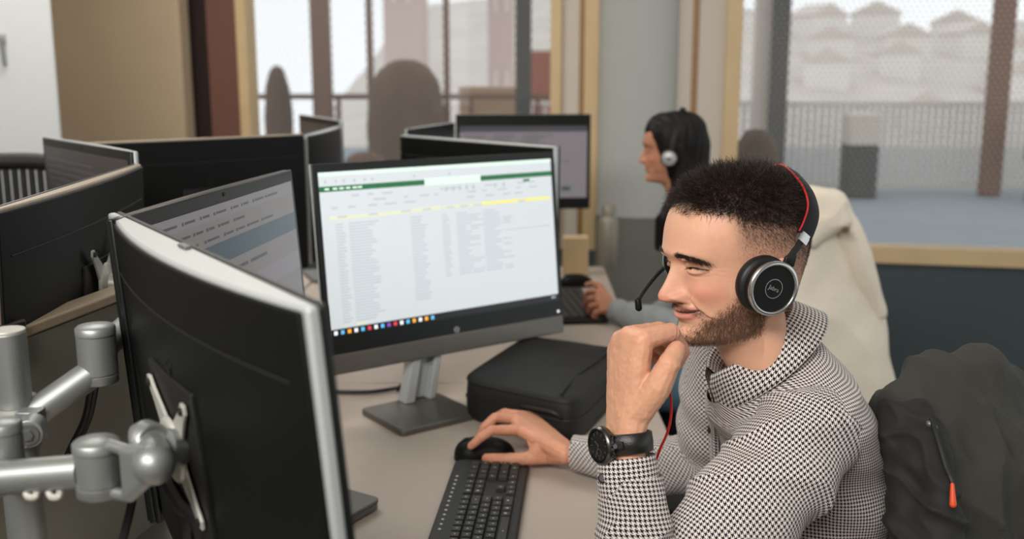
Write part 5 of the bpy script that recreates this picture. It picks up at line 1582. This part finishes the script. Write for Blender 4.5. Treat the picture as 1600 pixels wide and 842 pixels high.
for sgn in (1, -1):
    n = Vector((toe.x, toe.y*sgn, toe.z)); c = Vector((co.x, co.y*sgn, co.z)); M = HM @ lf(c, n.normalized())
    bm = B(); lathe(bm, [(20, -38), (29, -38), (33.5, -35), (35.5, -30), (35.5, -24), (33, -19.5), (20, -19)], M, 56); mk('ear_cushion', bm, m_cush, hs, world=True, ang=60)
    bm = B(); lathe(bm, [(0, -20), (29, -20), (31, -17), (33.0, -8), (33.0, -4.5), (31.5, -3), (0, -3)], M, 56); cup = mk('ear_cup', bm, m_cupb, hs, world=True, ang=40)
    bm = B(); lathe(bm, [(28.6, -3), (33.6, -5.5), (34.0, -3.8), (33.6, -1.8), (29.6, -.4), (28.6, -1.2)], M, 64); mk('ring', bm, m_ring, cup, world=True, ang=60)
    bm = B(); lathe(bm, [(12.0, -2.8), (12.0, -2.3), (11.2, -2.3), (11.2, -2.8)], M, 48)
    mk('badge_ring', bm, m_ring, cup, world=True)
    if sgn > 0:
        up = (M.inverted().to_3x3() @ Vector((0, 0, 1))).normalized()
        # flat lettering, reading along the tilted cup
        TM = M @ Matrix.Translation((0, 0, -2.4)) @ Matrix.Rotation(PI+math.radians(-28), 4, 'Z')
        bm = B(); text_mesh('Jabra', 7.6, TM, bm, depth=.5); lab = mk('lettering', bm, m_ring, cup, world=True)
# band: points by pixel on planes of falling lateral distance, mirrored for the far side
near = [LP(1233, 403, 92), LP(1247, 385, 90), LP(1262, 356, 84), LP(1269, 328, 74), LP(1262, 300, 56), LP(1247, 279, 32), LP(1229, 265, 0)]
near[-1].z = max(near[-1].z, near[-2].z+4)
full_ = near+[Vector((p.x, -p.y, p.z)) for p in near[-2::-1]]
bp = catmull(full_[1:-1], 10)
hc = Vector((0, 0, 20))
def strip(pts, wid, th, off=0, shift=0):
    """band with a rectangular section following pts in head space"""
    bm = B(); rg = []
    for i, p in enumerate(pts):
        d = (pts[min(i+1, len(pts)-1)]-pts[max(i-1, 0)]).normalized(); out = (p-hc); out = (out-d*out.dot(d)).normalized()
        wv = d.cross(out).normalized()
        if wv.x < 0: wv = -wv
        c = p+out*off+wv*shift
        pr = [(-wid/2, -th/2), (-wid/2*.6, -th/2-.6), (wid/2*.6, -th/2-.6), (wid/2, -th/2), (wid/2, th/2), (wid/2*.6, th/2+.8), (-wid/2*.6, th/2+.8), (-wid/2, th/2)]
        rg.append([bm.verts.new(c+wv*a+out*b_) for a, b_ in pr])
    for A, C in zip(rg, rg[1:]):
        for k in range(8): bm.faces.new((A[k], A[(k+1) % 8], C[(k+1) % 8], C[k]))
    bm.faces.new(rg[0]); bm.faces.new(rg[-1][::-1]); bm.transform(HM); return bm
sub = bp[6:-6]
mk('headband', strip(sub, 21, 5.0), m_cupb, hs, world=True, ang=50)
mk('band_piping', strip(sub, 1.3, 1.0, 1.9, 10.6), m_red, hs, world=True)
mk('band_padding', strip(sub[12:-12], 18, 5, -4), m_cush, hs, world=True, ang=50)
for seg in (bp[3:8], bp[-8:-3]): mk('band_clamp', strip(seg, 15, 6), m_ring, hs, world=True)
for s in (1, -1):
    a = [Vector((p.x, p.y*s, p.z)) for p in (near[0], near[0].lerp(near[1], .5), near[1], near[1].lerp(near[2], .25))]
    mk('slider', strip(a, 7.5, 2.5), m_blk2, hs, world=True)
    bm = B(); q = Vector((near[0].x-2, (near[0].y-1)*s, near[0].z-3)); hull(bm, [(q+Vector((5, 0, 3)), 3), (q+Vector((-6, 0, 5)), 3), (q+Vector((7, -3*s, -8)), 3), (q+Vector((-5, -3*s, -7)), 3)], 6); bm.transform(HM); mk('hinge', bm, m_blk2, hs, world=True)
# microphone boom from the far cup
b0_ = HM @ Vector((co.x+25, -98, co.z-2))
pts = catmull([b0_, P(1046, 412, 1.355), P(1030, 425, 1.345), P(1013, 445, 1.33), P(1001, 462, 1.32), P(996.5, 474, 1.315)], 10)
bm = B(); tube(bm, pts, [.0030]*(len(pts)-1)+[.003], 12); boom = mk('microphone_boom', bm, m_blk2, hs, world=True)
bm = B(); hull(bm, [(P(997, 470, 1.315), .0044), (P(998, 481, 1.315), .0046)], 8); mk('microphone', bm, m_blk, boom, world=True, ang=180)
# red cord
bm = B(); tube(bm, catmull([P(1046, 598, 1.16), P(1049, 640, 1.165), P(1044, 672, 1.17), P(1030, 705, 1.185), P(1021, 735, 1.2), P(1020, 760, 1.215), P(1026, 800, 1.22), P(1030, 860, 1.22)], 10), .0016, 10)
tag(mk('red_cord', bm, m_red), "thin red headset cord hanging from under the man's raised hand", 'cord')
# ================================================================== CHAIRS, COATS, WOMAN
m_jack = mat('charcoal_softshell', (56, 56, 50), .9, var=.45, scale=1400, bump=.8, bscale=900)
m_jack2 = mat('black_softshell', (26, 26, 25), .8, var=.2, scale=400)
m_coat = mat('cream_wool', (226, 216, 198), .95, var=.08, scale=120, bump=.4, bscale=500)
def displace(me, fn):
    n = len(me.vertices); V = np.zeros(n*3, dtype=np.float32); me.vertices.foreach_get('co', V); V = V.reshape(-1, 3).astype(float)
    Nn = np.zeros(n*3, dtype=np.float32); me.vertices.foreach_get('normal', Nn); Nn = Nn.reshape(-1, 3)
    d = np.array([fn(Vector(v)) for v in V]); V = V+Nn*d[:, None]; me.vertices.foreach_set('co', V.astype(np.float32).ravel()); me.update()
def office_chair(x, y, rz, label, col, zb=1.0, bw=.44):
    M = Matrix.Translation((x, y, 0)) @ Matrix.Rotation(rz, 4, 'Z')      # faces local -x
    t = thing('office_chair', label, 'chair', M)
    bm = B(); prism(bm, rrect(.48, .50, .08), .42, .48); mk('seat', bm, col, t, bevel=.02)
    bm = B(); rg = []
    pts = rrect(bw, zb-.56, .09, 6)
    v0 = [bm.verts.new((.25+.02*math.cos(q[0]*5), q[0], (zb+.56)/2+q[1])) for q in pts]; v1 = [bm.verts.new((.29+.02*math.cos(q[0]*5), q[0], (zb+.56)/2+q[1])) for q in pts]
    bm.faces.new(v0); bm.faces.new(v1[::-1])
    for k in range(len(v0)): bm.faces.new((v0[k], v0[(k+1) % len(v0)], v1[(k+1) % len(v0)], v1[k]))
    mk('backrest', bm, col, t, bevel=.01)
    bm = B(); box(bm, (.30, 0, .55), (.03, .06, .3)); mk('back_bar', bm, m_blk2, t, bevel=.004)
    bm = B(); cyl(bm, (0, 0, .1), (0, 0, .42), .03); mk('gas_lift', bm, m_grey, t)
    for k in range(5):
        a = 2*PI*k/5+.3; bm = B(); tube(bm, [(0, 0, .11), (.28*math.cos(a), .28*math.sin(a), .075)], [.03, .018], 10); l = mk('base_arm', bm, m_blk2, t)
        bm = B(); cyl(bm, (.28*math.cos(a)-.012, .28*math.sin(a), .03), (.28*math.cos(a)+.012, .28*math.sin(a), .03), .03, n=16); mk('castor', bm, m_blk2, l)
    return t
# the man's chair and the jacket over it
office_chair(.50, 1.40, .0, "dark office chair the man sits on, mostly under his jacket", m_blk2, .88)
jc = P(1500, 700, 1.33)
bm = B()
def pp(px, py, d): return P(px, py, d)
hull(bm, [(pp(1475, 592, 1.30), .035), (pp(1535, 602, 1.36), .04), (pp(1430, 640, 1.27), .03), (pp(1580, 660, 1.42), .045), (pp(1590, 770, 1.30), .055), (pp(1455, 760, 1.22), .035)], 7)
hull(bm, [(pp(1430, 650, 1.27), .030), (pp(1455, 770, 1.22), .035), (pp(1600, 740, 1.30), .06), (pp(1640, 920, 1.34), .07), (pp(1470, 950, 1.24), .045)], 7)
hull(bm, [(pp(1400, 652, 1.33), .022), (pp(1440, 640, 1.29), .03), (pp(1430, 800, 1.30), .03), (pp(1455, 900, 1.30), .035)], 7)
hull(bm, [(pp(1630, 700, 1.46), .045), (pp(1590, 700, 1.40), .055), (pp(1660, 950, 1.45), .07)], 7)
me = remesh(bm, .004, 14)
def jf(v):
    a = ridged((v.x*10+v.z*3, v.y*8, v.z*4), 1.2, 2); b_ = noise.noise(v*16)
    c_ = 1-abs(math.sin(v.x*38+v.z*26+3*noise.noise(v*7)))
    return .013*a+.008*b_+.004*ridged((v.x*26, v.y*26, v.z*12), 1.0, 7)+.008*c_*c_*(.5+noise.noise(v*6))
displace(me, jf)
jk = thing('jacket', "dark charcoal jacket draped over the man's chair back", 'jacket', Vector((jc.x+.02, jc.y, .55)))
jb = raw('body', me, m_jack, jk, world=True)
bm = B()
hull(bm, [(pp(1392, 650, 1.242), .018), (pp(1432, 648, 1.222), .017), (pp(1458, 700, 1.195), .018), (pp(1466, 770, 1.165), .016), (pp(1420, 720, 1.215), .024)], 6)
hull(bm, [(pp(1420, 720, 1.215), .024), (pp(1466, 770, 1.165), .016), (pp(1478, 880, 1.15), .024), (pp(1432, 880, 1.18), .03)], 6)
me = remesh(bm, .003, 8)
displace(me, lambda v: .007*ridged((v.x*14+v.z*22, v.y*10, v.z*12), 1.3, 4)+.005*noise.noise(v*30)+.006*(1-abs(math.sin(v.z*75+v.x*60+3*noise.noise(v*12))))**2)
raw('sleeve', me, m_jack2, jk, world=True)
bm = B(); zp = catmull([pp(1455, 655, 1.170), pp(1466, 690, 1.150), pp(1478, 730, 1.132), pp(1487, 752, 1.122), pp(1492, 775, 1.122)], 8)
tube(bm, zp, .0035, 8); mk('zip', bm, m_blk2, jk, world=True)
bm = B(); hull(bm, [(pp(1488, 757, 1.118), .0022), (pp(1489, 788, 1.116), .0040)], 6); mk('zip_pull', bm, mat('orange_pull', (214, 78, 36), .5), jk, world=True)['label'] = 'orange zip pull'
bm = B(); hull(bm, [(pp(1452, 662, 1.168), .004), (pp(1461, 668, 1.166), .003)], 5); mk('press_stud', bm, m_grey, jk, world=True)

# ---- woman's chair with a cream coat
wch = P(1300, 400, 2.75)
office_chair(.665, 2.80, .0, "office chair the woman sits on, under the cream coat", m_blk2, .92, .34)
bm = B()
def q_(px, py, d): return P(px, py, d)
hull(bm, [(q_(1262, 315, 2.62), .035), (q_(1296, 322, 2.66), .05), (q_(1240, 360, 2.60), .05), (q_(1320, 380, 2.70), .05), (q_(1235, 460, 2.62), .06), (q_(1335, 470, 2.70), .05)], 7)
hull(bm, [(q_(1235, 450, 2.62), .06), (q_(1335, 460, 2.70), .055), (q_(1372, 610, 2.74), .05), (q_(1240, 640, 2.62), .06), (q_(1350, 690, 2.74), .05)], 7)
me = remesh(bm, .008, 10)
displace(me, lambda v: .012*ridged((v.x*7+v.z*1.5, v.y*6, v.z*2.0), 1.2, 3)+.006*noise.noise(v*12))
ct = thing('coat', "cream wool coat hung over the woman's chair back", 'coat', Vector((wch.x, wch.y, .6)))
raw('body', me, m_coat, ct, world=True)
bm = B(); hull(bm, [(q_(1312, 340, 2.62), .035), (q_(1338, 400, 2.64), .038), (q_(1350, 440, 2.66), .035), (q_(1372, 488, 2.68), .02)], 7)
me = remesh(bm, .006, 8); displace(me, lambda v: .008*ridged((v.x*9, v.y*8, v.z*6), 1.2, 6)); raw('sleeve', me, m_coat, ct, world=True)
bm = B(); hull(bm, [(q_(1262, 312, 2.58), .028), (q_(1300, 316, 2.58), .03), (q_(1318, 345, 2.57), .02), (q_(1268, 372, 2.56), .022)], 7)
me = remesh(bm, .006, 8); displace(me, lambda v: .008*ridged((v.x*9, v.y*8, v.z*9), 1.4, 9)); raw('hood', me, m_coat, ct, world=True)
bm = B(); cyl(bm, q_(1323, 358, 2.55), q_(1320, 360, 2.52), .008, n=12); mk('toggle', bm, mat('horn_toggle', (84, 66, 48), .5), ct, world=True)

# ---- woman
wm = thing('person', 'woman with long dark hair and a headset, in profile at the rear desk', 'person', Vector((.56, 2.82, 0)))
WY = math.radians(-13)
WH = Matrix.Translation(P(1057, 248, 2.90)) @ orient((-math.cos(WY), -math.sin(WY)), math.radians(-1)) @ Matrix.Scale(.00092, 4)
V2, F2, P2 = head_mesh(True)
C2 = head_colors(V2, P2, False, skin=(186, 132, 104))
mes = []
me = mesh_np('h', xf(WH, V2), F2); color_attr(me, C2); mes.append(me)
# hand curled beside the mouse
wsk = (176, 118, 92)
ww = PZ(958, 484, ZD+.030)
FH = dict(index=[PZ(936, 456, .790), PZ(921, 456, .795), PZ(915, 463, .778), PZ(916, 470, .762)],
 middle=[PZ(935, 466, .795), PZ(920, 467, .800), PZ(915, 476, .780), PZ(920, 482, .765)],
 ring=[PZ(937, 476, .788), PZ(923, 478, .790), PZ(920, 487, .770), PZ(926, 490, .76)],
 pinky=[PZ(941, 485, .776), PZ(930, 488, .775), PZ(927, 494, .763), PZ(933, 496, .756)])
RW = dict(index=(.0105, .009, .008, .007), middle=(.0105, .009, .008, .007), ring=(.010, .0085, .0075, .007), pinky=(.009, .0078, .007, .0065))
thw = [PZ(950, 468, .785), PZ(938, 448, .80), PZ(926, 443, .80), PZ(917, 445, .795)]
wr_cur = ww
eW = PZ(1075, 520, .80)
fdW = (eW-ww).normalized()
me = hand(ww, FH, RW, thw, (.012, .010, .009, .008), [(ww, .015, .008), (ww+fdW*.08, .018, .01)], vox=.002)
flat_col(me, wsk); mes.append(me)
shW = Vector((.57, 2.66, 1.06)); shW2 = Vector((.57, 2.98, 1.06)); pvW = Vector((.70, 2.82, .56)); neckW = Vector((.60, 2.83, 1.05))
bm = B(); hull(bm, [(pvW, .12), (Vector((.60, 2.82, .95)), .10)], 6); hull(bm, [(neckW, .045), (Vector((.57, 2.82, 1.0)), .08)], 6)
nkW = Vector(xf(WH, np.array([[-38, 0, -110.]]))[0]); hull(bm, [(nkW, .040), (neckW, .045)], 6)
hull(bm, [(shW, .04), (eW, .032)], 6); hull(bm, [(eW, .03), (ww+fdW*.07, .02)], 6)
me = remesh(bm, .008, 3); flat_col(me, wsk); mes.append(me)
raw('body', joinmesh(mes), m_skin, wm, world=True)
m_sweat = mat('grey_blue_knit', (138, 143, 144), .95, var=.15, scale=200, bump=.4, bscale=400)
bm = B()
hull(bm, [(shW, .066), (shW2, .066), (Vector((.62, 2.74, .85)), .105), (Vector((.62, 2.90, .85)), .105)], 7)
hull(bm, [(Vector((.62, 2.74, .85)), .105), (Vector((.62, 2.90, .85)), .105), (pvW+Vector((0, -.06, 0)), .12), (pvW+Vector((0, .06, 0)), .12)], 7)
hull(bm, [(shW, .062), (eW, .046)], 7); hull(bm, [(eW, .046), (ww+fdW*.035, .031)], 7)
eW2 = Vector((.64, 3.05, .80)); hull(bm, [(shW2, .06), (eW2, .045)], 7); hull(bm, [(eW2, .045), (Vector((.44, 2.95, .70)), .03)], 7)
me = remesh(bm, .006, 6); displace(me, lambda v: .005*ridged((v.x*14, v.y*10, v.z*14), 1.2, 3)+.003*noise.noise(v*25))
raw('sweater', me, m_sweat, wm, world=True)
m_jean2 = mat('blue_denim', (92, 126, 146), .9, var=.2, scale=300)
bm = B()
for sy in (-.09, .09):
    hull(bm, [(pvW+Vector((-.02, sy, -.02)), .10), (Vector((.33, 2.82+sy*1.2, .56)), .075)], 7); hull(bm, [(Vector((.33, 2.82+sy*1.2, .56)), .072), (Vector((.36, 2.82+sy*1.2, .08)), .045)], 7)
raw('jeans', remesh(bm, .008, 4), m_jean2, wm, world=True)
# hair: cap over the skull and a long fall, combed with shallow grooves
m_whair = mat('glossy_black_brown_hair', (13, 10, 9), .55, var=.3, scale=60, spec=.25)
bm = B()
def hl(x, y, z, r): return (WH @ Vector((x, y, z)), r*.00092)
hull(bm, [hl(42, 0, 82, 62), hl(-18, 0, 76, 74), hl(-34, 0, 40, 70)], 9)
hull(bm, [hl(-34, 0, 40, 70), hl(-46, 0, -40, 58), hl(-52, 0, -110, 52)], 9)
for s in (1, -1):
    hull(bm, [hl(40, s*36, 78, 42), hl(-10, s*44, 40, 40), hl(-20, s*46, 0, 34)], 7)
    hull(bm, [hl(-20, s*48, 10, 32), hl(-26, s*48, -90, 30), hl(-20, s*56, -170, 26)], 7)
    hull(bm, [hl(-26, s*48, -90, 28), hl(30, s*58, -190, 24), hl(34, s*58, -270, 18)], 7)
hull(bm, [hl(-52, 0, -110, 52), hl(-62, 0, -230, 42)], 8)
me = remesh(bm, .004, 8)
N2 = grid_normals(V2, F2)
if np.mean(np.sum(N2*(V2-cen), 1)) < 0: N2 = -N2
lim = np.interp(P2['X'], [-30, 0, 15, 30, 48, 60, 75, 88, 100], [-200, -110, -60, -14, 22, 48, 82, 104, 118])
hm = sm(-6, 8, P2['Z']-lim)
cap = mesh_np('cap', xf(WH, V2+N2*(hm*13-4)[:, None]), F2); me = joinmesh([me, cap])
displace(me, lambda v: .0012*math.sin(v.x*260+v.y*200+4*noise.noise(v*9))+.002*noise.noise(v*14))
raw('hair', me, m_whair, wm, world=True)
# her headset
h2 = thing('headset', "black headset with a pale round ear cup on the woman's dark hair", 'headset', WH.translation.copy())
WHi = WH.inverted()
def LW(px, py, L):
    c = WHi @ Vector((0, 0, CAMZ)); d = (WHi @ P(px, py, 1))-c; k = (L-c.y)/d.y; return c+d*k
c2 = LW(1045, 248, 104)
m_cup2 = mat('pale_grey_cup', (170, 170, 168), .4, .3)
for s in (1, -1):
    M = WH @ lf(Vector((c2.x, s*c2.y, c2.z)), Vector((0, s, 0)))
    bm = B(); lathe(bm, [(12, -32), (22, -32), (27, -28), (27, -16), (23, -12), (12, -12)], M, 40); mk('ear_cushion', bm, m_cush, h2, world=True, ang=60)
    bm = B(); lathe(bm, [(0, -13), (20, -13), (22, -9), (22, -3), (20, -1), (0, -1)], M, 40); k_ = mk('ear_cup', bm, m_cup2, h2, world=True, ang=50)
    bm = B(); lathe(bm, [(0, -1), (4.5, -1), (4.5, 0), (0, 0)], M, 20); mk('cup_centre', bm, m_blk2, k_, world=True)
arc = []
for k in range(41):
    a = -PI/2+PI*k/40; arc.append(Vector((c2.x-4-26*math.cos(a), 88*math.sin(a), c2.z+12+(150-c2.z-5)*math.cos(a)**.8 if abs(math.cos(a)) > 1e-6 else c2.z+12)))
bm = B(); rg = []
for i, p in enumerate(arc):
    d = (arc[min(i+1, 40)]-arc[max(i-1, 0)]).normalized(); out = p-hc; out = (out-d*out.dot(d)).normalized(); wv = d.cross(out).normalized()
    rg.append([bm.verts.new(p+wv*a+out*b_) for a, b_ in ((-8, -2), (8, -2), (8, 2), (-8, 2))])
for A, C in zip(rg, rg[1:]):
    for k in range(4): bm.faces.new((A[k], A[(k+1) % 4], C[(k+1) % 4], C[k]))
bm.transform(WH); mk('headband', bm, m_cupb, h2, world=True)
# ring on her finger
# mesh-backed chair seen over the left screens
mM = P(22, 275, 2.6)
t = thing('office_chair', 'black mesh-backed chair peeping over the screens at the far left', 'chair', Matrix.Translation((mM.x-.02, mM.y, 0)) @ Matrix.Rotation(.35, 4, 'Z'))
zt_ = P(22, 252, 2.6).z
bm = B(); 
arcp = [(-.24, 0, .62), (-.24, 0, zt_-.14), (-.20, 0, zt_-.05), (-.11, 0, zt_-.008), (0, 0, zt_), (.11, 0, zt_-.008), (.20, 0, zt_-.05), (.24, 0, zt_-.14), (.24, 0, .62)]
tube(bm, catmull(arcp, 6), .022, 12, closed=True); mk('back_frame', bm, m_blk2, t)
m_mesh = mat('dark_mesh_weave', (46, 46, 46), .8)
bm = B()
for k in range(23):
    x = -.22+.02*k; tube(bm, [(x, 0, .62), (x, 0, zt_-.02-.9*max(0, abs(x)-.1)**1.3)], .0096, 6)
mk('mesh_back', bm, m_mesh, t)
bm = B(); prism(bm, rrect(.48, .46, .08, cy=-.25), .43, .49); mk('seat', bm, m_blk2, t, bevel=.02)
bm = B(); cyl(bm, (0, -.2, .1), (0, -.2, .43), .03); mk('gas_lift', bm, m_grey, t)
bm = B(); box(bm, (0, .0, .54), (.08, .04, .2)); mk('back_bar', bm, m_blk2, t)
for k in range(5):
    a = 2*PI*k/5; bm = B(); tube(bm, [(0, -.2, .11), (.28*math.cos(a), -.2+.28*math.sin(a), .05)], [.03, .018], 10); mk('base_arm', bm, m_blk2, t)
# ================================================================== LIGHT
w = bpy.data.worlds.new('world'); sc.world = w; w.use_nodes = True
nt = w.node_tree; bg = nt.nodes['Background']
tc = nt.nodes.new('ShaderNodeTexCoord'); nz = nt.nodes.new('ShaderNodeTexNoise'); nz.inputs['Scale'].default_value = 2.5
nt.links.new(tc.outputs['Generated'], nz.inputs['Vector'])
mx = nt.nodes.new('ShaderNodeMix'); mx.data_type = 'RGBA'; mx.inputs[6].default_value = (.78, .84, .88, 1); mx.inputs[7].default_value = (.95, .96, .97, 1)
nt.links.new(nz.outputs['Fac'], mx.inputs[0]); nt.links.new(mx.outputs[2], bg.inputs[0]); bg.inputs[1].default_value = 1.2
def area(name, loc, target, sx, sy, power, col=(1, 1, 1)):
    l = bpy.data.lights.new(name, 'AREA'); l.shape = 'RECTANGLE'; l.size = sx; l.size_y = sy; l.energy = power; l.color = col
    o = bpy.data.objects.new(name, l); COL.objects.link(o); o.location = loc
    o.rotation_euler = (Vector(target)-Vector(loc)).to_track_quat('-Z', 'Y').to_euler(); return o
area('added_key_light', (-.85, -.75, 2.48), (.3, 1.45, .95), 1.8, .55, 72, (1, .955, .91))  # key lamp added under the ceiling to light the man; no window here
area('unseen_ceiling_lamp', (-1.2, 3.1, 2.7), (-1.1, 3.2, 0), 1.6, 1.2, 34, (1, .94, .86))  # lamp added to brighten the beige panel and the left of the room
area('unseen_ceiling_lamp', (1.2, 2.4, 2.7), (1.0, 2.4, 0), 1.2, 1.2, 10, (1, .95, .9))
sc.view_settings.exposure = .08
sc.cycles.use_denoising = True
sc.cycles.max_bounces = 8
